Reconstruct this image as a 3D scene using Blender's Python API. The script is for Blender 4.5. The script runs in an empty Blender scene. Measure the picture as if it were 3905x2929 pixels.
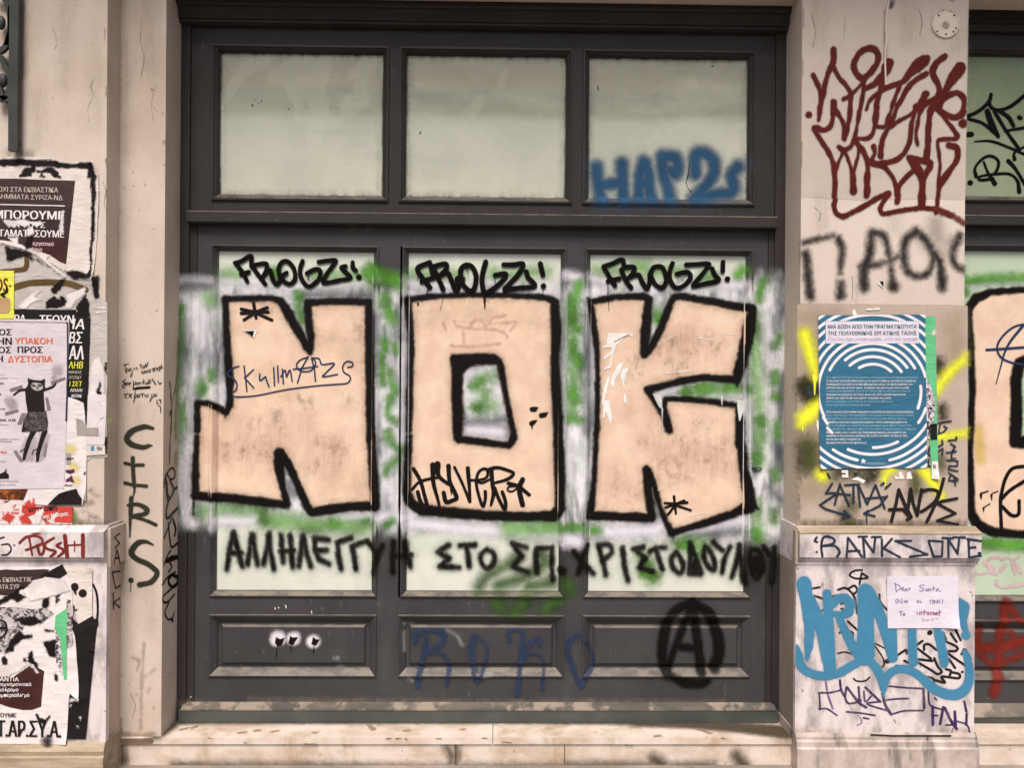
import bpy, bmesh, math, random
import numpy as np
from mathutils import Matrix, Vector

# ------------------------------------------------------------------ camera, light, exposure
SC = bpy.context.scene
COL = SC.collection
W0, H0, F = 3905.0, 2929.0, 3050.0
YAW, ROLL = math.radians(0.89), 0.0072
CAM = np.array((0.0, -3.456, 1.60))
fw = np.array((math.sin(YAW), math.cos(YAW), 0.0))
rt = np.array((math.cos(YAW), -math.sin(YAW), 0.0))
up = np.array((0.0, 0.0, 1.0))
cr, sr = math.cos(ROLL), math.sin(ROLL)
cx_, cy_ = cr * rt + sr * up, -sr * rt + cr * up
cam = bpy.data.cameras.new('camera')
cam.sensor_width = 36.0
cam.lens = 36.0 * F / W0
cam.clip_start, cam.clip_end = 0.05, 400.0
camo = bpy.data.objects.new('camera', cam)
COL.objects.link(camo)
M = Matrix.Identity(4)
for i in range(3):
    M[i][0], M[i][1], M[i][2], M[i][3] = cx_[i], cy_[i], -fw[i], CAM[i]
camo.matrix_world = M
SC.camera = camo

SUN_EL, SUN_AZ = math.radians(56), math.radians(-8)     # azimuth from the facade normal, towards the left
world = bpy.data.worlds.new('World')
SC.world = world
world.use_nodes = True
nt = world.node_tree
sky = nt.nodes.new('ShaderNodeTexSky')
sky.sky_type = 'NISHITA'
sky.sun_disc = False
sky.sun_elevation = SUN_EL
sky.sun_rotation = math.pi - SUN_AZ
sky.air_density, sky.dust_density, sky.ozone_density = 1.0, 4.0, 0.4
bg = nt.nodes['Background']
bg.inputs['Strength'].default_value = 0.075
nt.links.new(sky.outputs[0], bg.inputs['Color'])
sun = bpy.data.lights.new('sun', 'SUN')
sun.energy = 2.6
sun.angle = math.radians(26)
sun.color = (1.0, 0.92, 0.86)
suno = bpy.data.objects.new('sun', sun)
COL.objects.link(suno)
sd_ = Vector((math.sin(SUN_AZ) * math.cos(SUN_EL), -math.cos(SUN_AZ) * math.cos(SUN_EL), math.sin(SUN_EL)))
suno.rotation_euler = sd_.to_track_quat('Z', 'Y').to_euler()
suno.location = (-1.5, -6, 8)
SC.view_settings.view_transform = 'Standard'
SC.view_settings.look = 'None'
SC.view_settings.exposure = 0.68
SC.cycles.transparent_max_bounces = 32
SC.cycles.max_bounces = 8

# ------------------------------------------------------------------ pixel <-> place helpers
REG = dict(S=(0, 0, 1), A=(0, 0, 2.765), L1=(0, 600, 3.318), L2=(0, 1050, 3.318), L3=(0, 1500, 3.318), L4=(0, 1950, 3.318), L5=(0, 2429, 3.318),
           J1=(400, 1300, 2.765), J2=(400, 1800, 2.765), R1=(2905, 0, 2.212), R2=(3005, 600, 2.458), W=(300, 2329, 2.765))
for i, x in enumerate((650, 1400, 2150)):
    for n, y, s in (('T', 0, 2.765), ('U', 550, 2.765), ('M', 1100, 2.765), ('N', 1650, 2.765), ('B', 2200, 2.276)):
        REG[n + str(i + 1)] = (x, y, s)
for n, y in (('R3', 1150), ('R4', 1600), ('R5', 2000), ('R6', 2404)):
    REG[n] = (3005, y, 3.16)
for n, y in (('E1', 0), ('E2', 900), ('E3', 1600), ('E4', 2179)):
    REG[n] = (3605, y, 2.2133)
for n, x, y in (('K1', 2800, 500), ('K2', 2800, 1000), ('K3', 2800, 1600), ('K4', 2700, 2329)):
    REG[n] = (x, y, 2.765)


def to_s(reg, x, y):
    r = REG[reg]
    return r[0] + x / r[2], r[1] + y / r[2]


def ray(u, v):
    du, dv = (u - W0 / 2) / F, (v - H0 / 2) / F
    return fw + (du * cr + dv * sr) * rt - (-du * sr + dv * cr) * up


def P(u, v, Y):
    d = ray(u, v)
    t = (Y - CAM[1]) / d[1]
    q = CAM + t * d
    return q[0], q[2]


def PX(u, v, X):
    d = ray(u, v)
    t = (X - CAM[0]) / d[0]
    q = CAM + t * d
    return q[1], q[2]


MM = 3.456 / F      # metres per photograph pixel on the door plane


class Front:        # a surface facing the street, depth Y = depth(X, Z)
    def __init__(s, Y, depth=None):
        s.Y, s.depth = Y, depth

    def flat(s, u, v):
        return P(u, v, s.Y)

    def world(s, a, b, lift):
        y = np.full_like(a, s.Y) if s.depth is None else s.depth(a, b)
        return np.stack((a, y - lift, b), 1)

    flip = False


class Side:         # a surface facing +X or -X
    def __init__(s, X, sign):
        s.X, s.sign, s.flip = X, sign, sign < 0

    def flat(s, u, v):
        return PX(u, v, s.X)

    def world(s, a, b, lift):
        return np.stack((np.full_like(a, s.X + s.sign * lift), a, b), 1)


# ------------------------------------------------------------------ materials
MATS = {}


def nodes(name):
    m = bpy.data.materials.new(name)
    m.use_nodes = True
    t = m.node_tree
    return m, t, t.nodes['Principled BSDF']


def N(t, kind, **kw):
    n = t.nodes.new('ShaderNode' + kind)
    for k_, v_ in kw.items():
        if k_ in n.inputs:
            n.inputs[k_].default_value = v_
        else:
            setattr(n, k_, v_)
    return n


def noise(t, co, scale, detail=4, rough=0.6, stretch=None, dist=0.0):
    if stretch:
        mp = N(t, 'Mapping')
        mp.inputs['Scale'].default_value = stretch
        t.links.new(co, mp.inputs['Vector'])
        co = mp.outputs[0]
    n = N(t, 'TexNoise', Scale=scale, Detail=detail, Roughness=rough, Distortion=dist)
    t.links.new(co, n.inputs['Vector'])
    return n.outputs['Fac']


def maprange(t, val, a, b, c=0.0, d=1.0, smooth=True):
    r = N(t, 'MapRange', interpolation_type='SMOOTHSTEP' if smooth else 'LINEAR')
    for k_, x in zip(('From Min', 'From Max', 'To Min', 'To Max'), (a, b, c, d)):
        r.inputs[k_].default_value = x
    t.links.new(val, r.inputs['Value'])
    return r.outputs['Result']


def mixc(t, fac, a, b, mode='MIX'):
    n = N(t, 'Mix', data_type='RGBA', blend_type=mode)
    for sock, v in ((n.inputs[0], fac), (n.inputs[6], a), (n.inputs[7], b)):
        if isinstance(v, bpy.types.NodeSocket):
            t.links.new(v, sock)
        elif isinstance(v, (int, float)):
            sock.default_value = v
        else:
            sock.default_value = (*v, 1)
    return n.outputs[2]


def math_(t, op, a, b=0.0):
    n = N(t, 'Math', operation=op)
    for sock, v in ((n.inputs[0], a), (n.inputs[1], b)):
        if isinstance(v, bpy.types.NodeSocket):
            t.links.new(v, sock)
        else:
            sock.default_value = v
    return n.outputs[0]


def bump(t, b, h, strength, dist=0.002):
    n = N(t, 'Bump', Strength=strength, Distance=dist)
    t.links.new(h, n.inputs['Height'])
    t.links.new(n.outputs[0], b.inputs['Normal'])


def obco(t):
    return N(t, 'TexCoord').outputs['Object']


def surface(name, c1, c2, scale=3.0, rough=0.7, fine=90, bstr=0.25, stain=None, stain_scale=1.6, stretch=None, spots=None, spec=0.3, lo=.35, hi=.65, slo=.55, shi=.75, samt=.7):
    m, t, b = nodes(name)
    co = obco(t)
    f = maprange(t, noise(t, co, scale, 6, .62, stretch), lo, hi)
    c = mixc(t, f, c1, c2)
    if stain:
        sf = maprange(t, noise(t, co, stain_scale, 5, .65, (2.2, 2.2, .55)), slo, shi, 0, samt)
        c = mixc(t, sf, c, stain)
    if spots:
        pf = maprange(t, noise(t, co, 42, 3, .5), .70, .74)
        c = mixc(t, pf, c, spots)
    g = noise(t, co, fine, 5, .7)
    c = mixc(t, .12, c, mixc(t, g, (.0, .0, .0), (1, 1, 1)), 'OVERLAY')
    t.links.new(c, b.inputs['Base Color'])
    b.inputs['Roughness'].default_value = rough
    b.inputs['Specular IOR Level'].default_value = spec
    bump(t, b, g, bstr)
    return m


def paintmat(name, col, fe, amp=0.0, op=1.0, rough=.6, var=.12, sc=420.0, streak=0.0, col2=None, spec=.12, speck=0.0):
    """paint that follows the 'sd' attribute (metres outside the stroke): fe is the soft edge, amp the speckle in it"""
    m, t, b = nodes(name)
    co = obco(t)
    at = N(t, 'Attribute', attribute_name='sd')
    s = at.outputs['Fac']
    if amp:
        n1 = noise(t, co, sc, 2, .6)
        n2 = noise(t, co, sc * .12, 3, .6)
        n_ = math_(t, 'ADD', math_(t, 'SUBTRACT', n1, .5), math_(t, 'MULTIPLY', math_(t, 'SUBTRACT', n2, .5), .6))
        s = math_(t, 'ADD', s, math_(t, 'MULTIPLY', n_, amp))
    a = maprange(t, s, -fe / 2, fe / 2, op, 0.0)
    if streak:
        st = maprange(t, noise(t, co, 5, 4, .6, (9, 9, .8)), .40, .62, 1 - streak, 1)
        a = math_(t, 'MULTIPLY', a, st)
    if speck:
        st = maprange(t, noise(t, co, 26, 6, .72, (1.3, 1, .8)), .46, .62, 1 - speck, 1)
        a = math_(t, 'MULTIPLY', a, st)
    c = mixc(t, maprange(t, noise(t, co, 11, 4, .6), .3, .7), tuple(x * (1 - var) for x in col), tuple(min(1, x * (1 + var)) for x in (col2 or col)))
    t.links.new(c, b.inputs['Base Color'])
    t.links.new(a, b.inputs['Alpha'])
    b.inputs['Roughness'].default_value = rough
    b.inputs['Specular IOR Level'].default_value = spec
    return dict(m=m, fe=fe + amp * .8, wob=.0022 if fe >= .009 else .0005 if fe > .0035 else 0)


def plain(name, col, rough=.6, var=.08, sc=30, spec=.25):
    if name in MATS:
        return MATS[name]
    m, t, b = nodes(name)
    co = obco(t)
    c = mixc(t, noise(t, co, sc, 4, .6), tuple(x * (1 - var) for x in col), tuple(min(1, x * (1 + var)) for x in col))
    t.links.new(c, b.inputs['Base Color'])
    b.inputs['Roughness'].default_value = rough
    b.inputs['Specular IOR Level'].default_value = spec
    MATS[name] = m
    return m


# ------------------------------------------------------------------ object helpers
def put(o, parent=None, loc=None):
    COL.objects.link(o)
    if parent is not None:
        o.parent = parent
        o.matrix_parent_inverse = Matrix.Translation(-Vector(parent.location))
    return o


def tag(o, label=None, cat=None, group=None, kind=None):
    for k_, v_ in (('label', label), ('category', cat), ('group', group), ('kind', kind)):
        if v_:
            o[k_] = v_
    return o


def thing(name, loc, label, cat, group=None):
    o = bpy.data.objects.new(name, None)
    o.location = loc
    o.empty_display_size = .1
    return tag(put(o), label, cat, group)


def mesh_np(name, V, Q, mat, parent=None, sd=None, loc=None):
    me = bpy.data.meshes.new(name)
    V = np.asarray(V, dtype=np.float32)
    if loc is not None:
        V = V - np.asarray(loc, dtype=np.float32)
    n = len(Q)
    me.vertices.add(len(V))
    me.vertices.foreach_set('co', V.ravel())
    me.loops.add(n * 4)
    me.loops.foreach_set('vertex_index', np.asarray(Q, dtype=np.int32).ravel())
    me.polygons.add(n)
    me.polygons.foreach_set('loop_start', np.arange(0, n * 4, 4, dtype=np.int32))
    me.update(calc_edges=True)
    if sd is not None:
        at = me.attributes.new('sd', 'FLOAT', 'POINT')
        at.data.foreach_set('value', np.asarray(sd, dtype=np.float32))
    me.materials.append(mat)
    o = bpy.data.objects.new(name, me)
    if loc is not None:
        o.location = loc
    return put(o, parent)


def mesh_bm(name, bm, mat, parent=None, bevel=0.0, loc=None, smooth=False):
    if bevel:
        eds = [e for e in bm.edges if len(e.link_faces) == 2 and e.calc_face_angle(0) > .5]
        bmesh.ops.bevel(bm, geom=eds, offset=bevel, segments=2, affect='EDGES', clamp_overlap=True)
    if loc is not None:
        bmesh.ops.translate(bm, verts=bm.verts, vec=-Vector(loc))
    bmesh.ops.recalc_face_normals(bm, faces=bm.faces)
    me = bpy.data.meshes.new(name)
    bm.to_mesh(me)
    bm.free()
    if smooth:
        for p in me.polygons:
            p.use_smooth = True
    me.materials.append(mat)
    o = bpy.data.objects.new(name, me)
    if loc is not None:
        o.location = loc
    return put(o, parent)


def box(bm, x0, x1, y0, y1, z0, z1):
    v = [bm.verts.new((x, y, z)) for x in (x0, x1) for y in (y0, y1) for z in (z0, z1)]
    for f in ((0, 1, 3, 2), (4, 6, 7, 5), (0, 4, 5, 1), (2, 3, 7, 6), (0, 2, 6, 4), (1, 5, 7, 3)):
        bm.faces.new([v[i] for i in f])


def boxes(name, bs, mat, parent=None, bevel=.002):
    bm = bmesh.new()
    for b in bs:
        box(bm, *b)
    return mesh_bm(name, bm, mat, parent, bevel)


def extrude_profile(name, prof, x0, x1, mat, parent=None, ends=(0, 0)):
    """prof: closed list of (y, z) points swept along X; ends shift x with y (for returns)"""
    bm = bmesh.new()
    a = [bm.verts.new((x0 + ends[0] * y, y, z)) for y, z in prof]
    b = [bm.verts.new((x1 + ends[1] * y, y, z)) for y, z in prof]
    n = len(prof)
    for i in range(n):
        bm.faces.new((a[i], a[(i + 1) % n], b[(i + 1) % n], b[i]))
    bm.faces.new(a[::-1])
    bm.faces.new(b)
    return mesh_bm(name, bm, mat, parent)


def ring(bm, rect, prof):
    """nested mitred rectangles: prof = [(inset, Y)...]; the last one is left open"""
    x0, x1, z0, z1 = rect
    prev = None
    for d, y in prof:
        c = [bm.verts.new(p) for p in ((x0 + d, y, z0 + d), (x1 - d, y, z0 + d), (x1 - d, y, z1 - d), (x0 + d, y, z1 - d))]
        if prev:
            for i in range(4):
                bm.faces.new((prev[i], prev[(i + 1) % 4], c[(i + 1) % 4], c[i]))
        prev = c
    return prev


# ------------------------------------------------------------------ strokes and paint
def spl(p, n=6):
    p = np.asarray(p, float)
    if len(p) < 3:
        return p
    q = np.vstack((2 * p[0] - p[1], p, 2 * p[-1] - p[-2]))
    out = []
    ts = np.linspace(0, 1, n, endpoint=False)[:, None]
    for i in range(len(p) - 1):
        a, b, c, d = q[i:i + 4]
        out.append(.5 * (2 * b + (c - a) * ts + (2 * a - 5 * b + 4 * c - d) * ts ** 2 + (3 * b - a - 3 * c + d) * ts ** 3))
    out.append(p[-1:])
    return np.vstack(out)


def k(reg, w, txt, sm=1):
    """strokes 'x,y[,w] x,y ...; ...' in a zoomed window's pixels"""
    out = []
    s = REG[reg][2]
    for st in txt.split(';'):
        pts = []
        for tok in st.split():
            c = [float(z) for z in tok.split(',')]
            ww = c[2] if len(c) > 2 else None
            pts.append((*to_s(reg, c[0], c[1]), ww))
        if not pts:
            continue
        given = [(i, p[2]) for i, p in enumerate(pts) if p[2] is not None]
        if given:
            ws = np.interp(range(len(pts)), [g_[0] for g_ in given], [g_[1] for g_ in given])
        else:
            ws = [w] * len(pts)
        arr = np.array([(p[0], p[1], q / s) for p, q in zip(pts, ws)])
        if sm and len(arr) > 2:
            arr = spl(arr)
        out.append(('s', arr))
    return out


def pts_of(reg, txt):
    return np.array([to_s(reg, *[float(z) for z in tok.split(',')][:2]) for tok in txt.split()])


def g(reg, txt, hole=None, hreg=None):
    return [('p', pts_of(reg, txt), None if hole is None else pts_of(hreg or reg, hole))]


def poly_sd(A, B, pts):
    d = np.full(A.shape, 1e9)
    ins = np.zeros(A.shape, bool)
    n = len(pts)
    for i in range(n):
        (x0, y0), (x1, y1) = pts[i], pts[(i + 1) % n]
        dx, dy = x1 - x0, y1 - y0
        L = dx * dx + dy * dy + 1e-12
        t = np.clip(((A - x0) * dx + (B - y0) * dy) / L, 0, 1)
        d = np.minimum(d, np.hypot(A - x0 - t * dx, B - y0 - t * dy))
        if y0 != y1:
            ins ^= ((y0 > B) != (y1 > B)) & (A < (x1 - x0) * (B - y0) / (y1 - y0) + x0)
    return np.where(ins, -d, d)


def lump(A, B, f, seed):
    rnd = random.Random(seed)
    t = np.zeros_like(A)
    for _ in range(7):
        a, q, p = rnd.uniform(0, math.pi), f * rnd.uniform(.6, 2.2), rnd.uniform(0, 6)
        t = t + np.sin(q * (A * math.cos(a) + B * math.sin(a)) + p)
    return t / 4


def paint(name, parent, surf, prims, mat, h=.004, lift=.001, clip=None, cut=None, label=None, miss=0):
    fe = mat['fe']
    loc = []
    lo, hi = np.array((1e9, 1e9)), np.array((-1e9, -1e9))
    for p in prims:
        if p[0] == 's':
            a = np.array([surf.flat(u, v) for u, v, _ in p[1]])
            cw = p[1][:, 2]
            e = np.array([surf.flat(u + 1, v) for u, v, _ in p[1]])
            e2 = np.array([surf.flat(u, v + 1) for u, v, _ in p[1]])
            mm = np.hypot(*(e2 - a).T)
            r = cw * mm / 2
            loc.append(('s', a, r))
            lo = np.minimum(lo, (a - r[:, None]).min(0))
            hi = np.maximum(hi, (a + r[:, None]).max(0))
        else:
            a = np.array([surf.flat(u, v) for u, v in p[1]])
            hl = None if p[2] is None else np.array([surf.flat(u, v) for u, v in p[2]])
            loc.append(('p', a, hl))
            lo = np.minimum(lo, a.min(0))
            hi = np.maximum(hi, a.max(0))
    lo -= fe + 2 * h
    hi += fe + 2 * h
    nx, nz = int((hi[0] - lo[0]) / h) + 2, int((hi[1] - lo[1]) / h) + 2
    gx, gz = lo[0] + h * np.arange(nx), lo[1] + h * np.arange(nz)
    A, B = np.meshgrid(gx, gz, indexing='ij')
    D = np.full(A.shape, 1e3)
    for p in loc:
        if p[0] == 's':
            a, r = p[1], p[2]
            if len(a) == 1:
                a, r = np.vstack((a, a)), np.concatenate((r, r))
            for i in range(len(a) - 1):
                m = max(r[i], r[i + 1]) + fe + 2 * h
                i0 = max(0, int((min(a[i, 0], a[i + 1, 0]) - m - lo[0]) / h))
                i1 = min(nx, int((max(a[i, 0], a[i + 1, 0]) + m - lo[0]) / h) + 2)
                j0 = max(0, int((min(a[i, 1], a[i + 1, 1]) - m - lo[1]) / h))
                j1 = min(nz, int((max(a[i, 1], a[i + 1, 1]) + m - lo[1]) / h) + 2)
                sa, sb = A[i0:i1, j0:j1], B[i0:i1, j0:j1]
                dx, dz = a[i + 1] - a[i]
                L = dx * dx + dz * dz + 1e-12
                t = np.clip(((sa - a[i, 0]) * dx + (sb - a[i, 1]) * dz) / L, 0, 1)
                dd = np.hypot(sa - a[i, 0] - t * dx, sb - a[i, 1] - t * dz) - (r[i] + (r[i + 1] - r[i]) * t)
                D[i0:i1, j0:j1] = np.minimum(D[i0:i1, j0:j1], dd)
        else:
            dd = poly_sd(A, B, p[1])
            if p[2] is not None:
                dd = np.maximum(dd, -poly_sd(A, B, p[2]))
            D = np.minimum(D, dd)
    if clip is not None:
        D = np.maximum(D, poly_sd(A, B, np.array([surf.flat(u, v) for u, v in clip])))
    if cut is not None:
        D = np.maximum(D, -poly_sd(A, B, np.array([surf.flat(u, v) for u, v in cut])))
    wob = mat.get('wob', 0)
    if wob:
        D = D + wob * lump(A, B, 60, len(prims)) + wob * .6 * lump(A, B, 190, len(prims) + 5)
    if miss:        # spray misses the inner edges of the mouldings here and there
        for (x0, x1, z0, z1), pr in surf.depth.rings:
            d_ = np.minimum(np.minimum(A - x0, x1 - A), np.minimum(B - z0, z1 - B))
            for e_ in (.0012, pr[-2][0]):
                D = D + miss * np.clip(1 - np.abs(d_ - e_) / .0042, 0, 1) * np.clip(.35 + lump(A, B * .5, 26, 3), 0, 1)
    cm = np.minimum(np.minimum(D[:-1, :-1], D[1:, :-1]), np.minimum(D[:-1, 1:], D[1:, 1:]))
    keep = cm < fe * .5 + h * .5
    for gx_, gw, g0, g1 in getattr(surf, 'gaps', ()):       # paint does not bridge the slit beside the pane
        bz = B[:-1, :-1] + h / 2
        keep &= ~((np.abs(A[:-1, :-1] + h / 2 - gx_) < gw) & (bz > g0) & (bz < g1))
    ii, jj = np.nonzero(keep)
    if len(ii) == 0:
        return None
    lab = np.zeros(keep.shape, np.int64)            # far apart marks become parts of their own
    lab[ii, jj] = np.arange(1, len(ii) + 1)
    while True:
        m = np.zeros((lab.shape[0] + 2, lab.shape[1] + 2), np.int64)
        m[1:-1, 1:-1] = lab
        nb = np.maximum.reduce([m[1 + a:m.shape[0] - 1 + a, 1 + b:m.shape[1] - 1 + b] for a in (-1, 0, 1) for b in (-1, 0, 1)])
        nb = np.where(keep, nb, 0)
        if (nb == lab).all():
            break
        lab = nb
        f = lab.ravel().copy()                      # pointer jump: a cell takes the label its label's own cell now has
        root = np.zeros(len(ii) + 1, np.int64)
        root[1:] = lab[ii, jj]
        lab = root[lab]
    ids, inv = np.unique(lab[ii, jj], return_inverse=True)
    n = len(ids)
    bl, bh = np.full((n, 2), 1e9), np.full((n, 2), -1e9)
    c2 = np.stack((ii, jj), 1) * h
    np.minimum.at(bl, inv, c2)
    np.maximum.at(bh, inv, c2 + h)
    grp = np.arange(n)
    size = (bh - bl).max(1)
    for a in range(n):
        for b in range(a + 1, n):
            gap = np.maximum(0, np.maximum(bl[a] - bh[b], bl[b] - bh[a]))
            if math.hypot(*gap) <= max(.02, .5 * max(size[a], size[b])) * .9:
                grp[grp == grp[b]] = grp[a]
    first = None
    for q in np.unique(grp):
        sel = grp[inv] == q
        i2, j2 = ii[sel], jj[sel]
        idx = np.stack((i2 * nz + j2, (i2 + 1) * nz + j2, (i2 + 1) * nz + j2 + 1, i2 * nz + j2 + 1), 1)
        if surf.flip:
            idx = idx[:, ::-1]
        uq, iv = np.unique(idx, return_inverse=True)
        V = surf.world(A.ravel()[uq], B.ravel()[uq], lift)
        o = mesh_np(name, V, iv.reshape(idx.shape), mat['m'], parent, np.clip(D.ravel()[uq], -.5, .5))
        if label:
            o['label'] = label
        first = first or o
    return first


def torn(pts, step, amp, seed):
    rnd = random.Random(seed)
    out = []
    n = len(pts)
    for i in range(n):
        a, b = pts[i], pts[(i + 1) % n]
        L = math.hypot(*(b - a))
        m = max(1, int(L / step))
        for j in range(m):
            q = a + (b - a) * j / m
            out.append(q + (0 if j == 0 else 1) * np.array((rnd.uniform(-amp, amp), rnd.uniform(-amp, amp))))
    return out


def wrinkles(Y, seed, amp, curls=()):
    """paste wrinkles and lifted corners of paper on the wall plane Y: curls = (X, Z, height, radius)"""
    rnd = random.Random(seed)
    ws = [(rnd.uniform(0, math.pi), rnd.uniform(30, 110), rnd.uniform(0, 6), rnd.uniform(.3, 1)) for _ in range(9)]

    def f(x, z):
        t = np.zeros_like(x)
        for a, q, p, w in ws:
            t = t + w * np.sin(q * (x * math.cos(a) + z * math.sin(a)) + p + 1.4 * np.sin(9 * x + 7 * z + p))
        y = amp * (1 + np.clip(t / 2.2, -1, 1))
        for cx, cz_, hgt, r in curls:
            y = y + hgt * np.exp(-((x - cx) ** 2 + (z - cz_) ** 2) / (2 * r * r))
        return Y - y
    return f


class Horizontal:       # a surface facing up
    flip = False

    def __init__(s, Z):
        s.Z = Z

    def flat(s, u, v):
        d = ray(u, v)
        q = CAM + (s.Z - CAM[2]) / d[2] * d
        return q[0], q[1]

    def world(s, a, b, lift):
        return np.stack((a, b, np.full_like(a, s.Z + lift)), 1)


def sheet(name, surf, pts, mat, lift, parent=None, th=.0008, label=None, cat=None, group=None):
    """a pasted piece of paper: thin solid following a polygon of photograph pixels and the wall's paste wrinkles"""
    p2 = [surf.flat(u, v) for u, v in pts]
    bm = bmesh.new()
    f = bm.faces.new([bm.verts.new((a, 0, b)) for a, b in p2])
    bmesh.ops.triangulate(bm, faces=bm.faces[:])
    for _ in range(6):
        es = [e for e in bm.edges if e.calc_length() > .028]
        if not es:
            break
        bmesh.ops.subdivide_edges(bm, edges=es, cuts=1, use_grid_fill=False)
        bmesh.ops.triangulate(bm, faces=[f for f in bm.faces if len(f.verts) > 3])
    xz = np.array([(v.co.x, v.co.z) for v in bm.verts])
    w = surf.world(xz[:, 0], xz[:, 1], lift)
    for v, q in zip(bm.verts, w):
        v.co.y = q[1]
    r = bmesh.ops.extrude_face_region(bm, geom=bm.faces[:])
    ev = [e for e in r['geom'] if isinstance(e, bmesh.types.BMVert)]
    bmesh.ops.translate(bm, verts=ev, vec=(0, th, 0))
    if parent is None:
        a = np.array(p2)
        loc = (float(a[:, 0].mean()), surf.Y - lift, float(a[:, 1].min()))
    else:
        loc = None
    o = mesh_bm(name, bm, mat, parent, 0, loc)
    return tag(o, label, cat, group)


def text(name, parent, surf, reg, body, p0, p1, hz, mat, lift, bold=0.0, shear=0.0, upright=True):
    """lettering whose baseline runs from p0 to p1, hz = capital height, all in window pixels"""
    cu = bpy.data.curves.new('lettering', 'FONT')
    cu.body = body
    cu.size = 1.0
    cu.resolution_u = 3
    cu.shear = shear
    tmp = bpy.data.objects.new('lettering', cu)
    COL.objects.link(tmp)
    dg = bpy.context.evaluated_depsgraph_get()
    me = bpy.data.meshes.new_from_object(tmp.evaluated_get(dg))
    bpy.data.objects.remove(tmp)
    n = len(me.vertices)
    if n == 0:
        return None
    v = np.empty(n * 3, dtype=np.float32)
    me.vertices.foreach_get('co', v)
    v = v.reshape(-1, 3)
    x0, x1 = v[:, 0].min(), v[:, 0].max()
    a = np.array(surf.flat(*to_s(reg, *p0)))
    b = np.array(surf.flat(*to_s(reg, *p1)))
    hh = hz / REG[reg][2] * np.hypot(*(np.array(surf.flat(1000, 1001)) - np.array(surf.flat(1000, 1000))))
    e1 = b - a
    L = np.hypot(*e1)
    e1 /= L
    e2 = np.array((-e1[1], e1[0]))
    if e2[1] < 0 and upright:
        e2 = -e2
    q = a + np.outer((v[:, 0] - x0) / (x1 - x0) * L, e1) + np.outer(v[:, 1] / .727 * hh, e2)
    V = surf.world(q[:, 0].astype(float), q[:, 1].astype(float), lift)
    me.vertices.foreach_set('co', V.astype(np.float32).ravel())
    me.update()
    bold *= 2.2
    if bold > .002:                                 # heavier face: the outline doubled to both sides
        bm = bmesh.new()
        for s_, dz in ((0, 0), (1, .00006), (-1, .00012)):
            n0 = len(bm.verts)
            bm.from_mesh(me)
            bm.verts.ensure_lookup_table()
            for w in bm.verts[n0:]:
                w.co += Vector((e1[0] * s_ * bold * hh, -dz, e1[1] * s_ * bold * hh))
        bm.to_mesh(me)
        bm.free()
    me.name = name
    me.materials.clear()
    me.materials.append(mat)
    o = bpy.data.objects.new(name, me)
    return put(o, parent)


def as_mesh(name, cu, mat, parent=None, loc=None):
    """a curve's surface as a mesh object"""
    tmp = bpy.data.objects.new(name, cu)
    COL.objects.link(tmp)
    me = bpy.data.meshes.new_from_object(tmp.evaluated_get(bpy.context.evaluated_depsgraph_get()))
    bpy.data.objects.remove(tmp)
    me.name = name
    me.materials.clear()
    me.materials.append(mat)
    o = bpy.data.objects.new(name, me)
    if loc:
        o.location = loc
    return put(o, parent)

# ------------------------------------------------------------------ setting materials
plaster = surface('plaster', (.60, .51, .435), (.50, .41, .335), 2.2, .85, 120, .55, stain=(.38, .29, .215), stain_scale=1.5, slo=.52, shi=.78, samt=.6, spots=(.30, .22, .18))
plaster_new = surface('plaster_fresh', (.625, .535, .465), (.565, .475, .405), 2.0, .85, 120, .5, stain=(.44, .36, .29), stain_scale=1.5, slo=.54, shi=.8, samt=.5)
marble = surface('marble', (.66, .585, .58), (.36, .315, .315), 5.5, .55, 70, .2, stain=(.36, .29, .21), stain_scale=2.2, stretch=(2.2, 1, 1.0), slo=.55, shi=.75, samt=.55, spots=(.3, .25, .2), lo=.42, hi=.62)
marble_side = surface('marble_streaked', (.40, .33, .28), (.26, .21, .17), 7, .6, 70, .25, stretch=(1, .6, .18), stain=(.42, .36, .30), slo=.5, shi=.7)
step_mat = surface('step_marble', (.66, .575, .50), (.50, .39, .305), 4.2, .5, 80, .35, stretch=(1.2, 1.6, 2.4), stain=(.34, .24, .12), stain_scale=2.6, slo=.50, shi=.74, samt=.75, spots=(.30, .21, .14), lo=.38, hi=.68)
cap_mat = surface('cap_stone', (.44, .35, .25), (.27, .21, .14), 9, .75, 80, .4, stretch=(.5, 2, 3))
def door_mat(name, c1, c2):
    m = surface(name, c1, c2, 2.5, .45, 150, .10, stain=tuple(x * 1.35 for x in c1), stain_scale=2.5, slo=.56, shi=.8, samt=.7, spec=.2)
    t = m.node_tree          # street dust lying on upward facing mouldings, scuffs and bare flecks
    b = t.nodes['Principled BSDF']
    nz = N(t, 'SeparateXYZ')
    t.links.new(N(t, 'NewGeometry').outputs['Normal'], nz.inputs[0])
    co = obco(t)
    df = math_(t, 'MULTIPLY', maprange(t, nz.outputs['Z'], .35, .8), maprange(t, noise(t, co, 22, 5, .7, (.5, 1, 1)), .36, .6, .25, .95))
    c = mixc(t, df, b.inputs['Base Color'].links[0].from_socket, (.19, .165, .13))
    c = mixc(t, maprange(t, noise(t, co, 30, 5, .75, (1, 1, .35)), .62, .72, 0, .6), c, tuple(x * 2.3 for x in c1))
    c = mixc(t, maprange(t, noise(t, co, 85, 3, .6), .72, .75, 0, .85), c, (.24, .215, .185))
    t.links.new(c, b.inputs['Base Color'])
    return m


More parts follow.
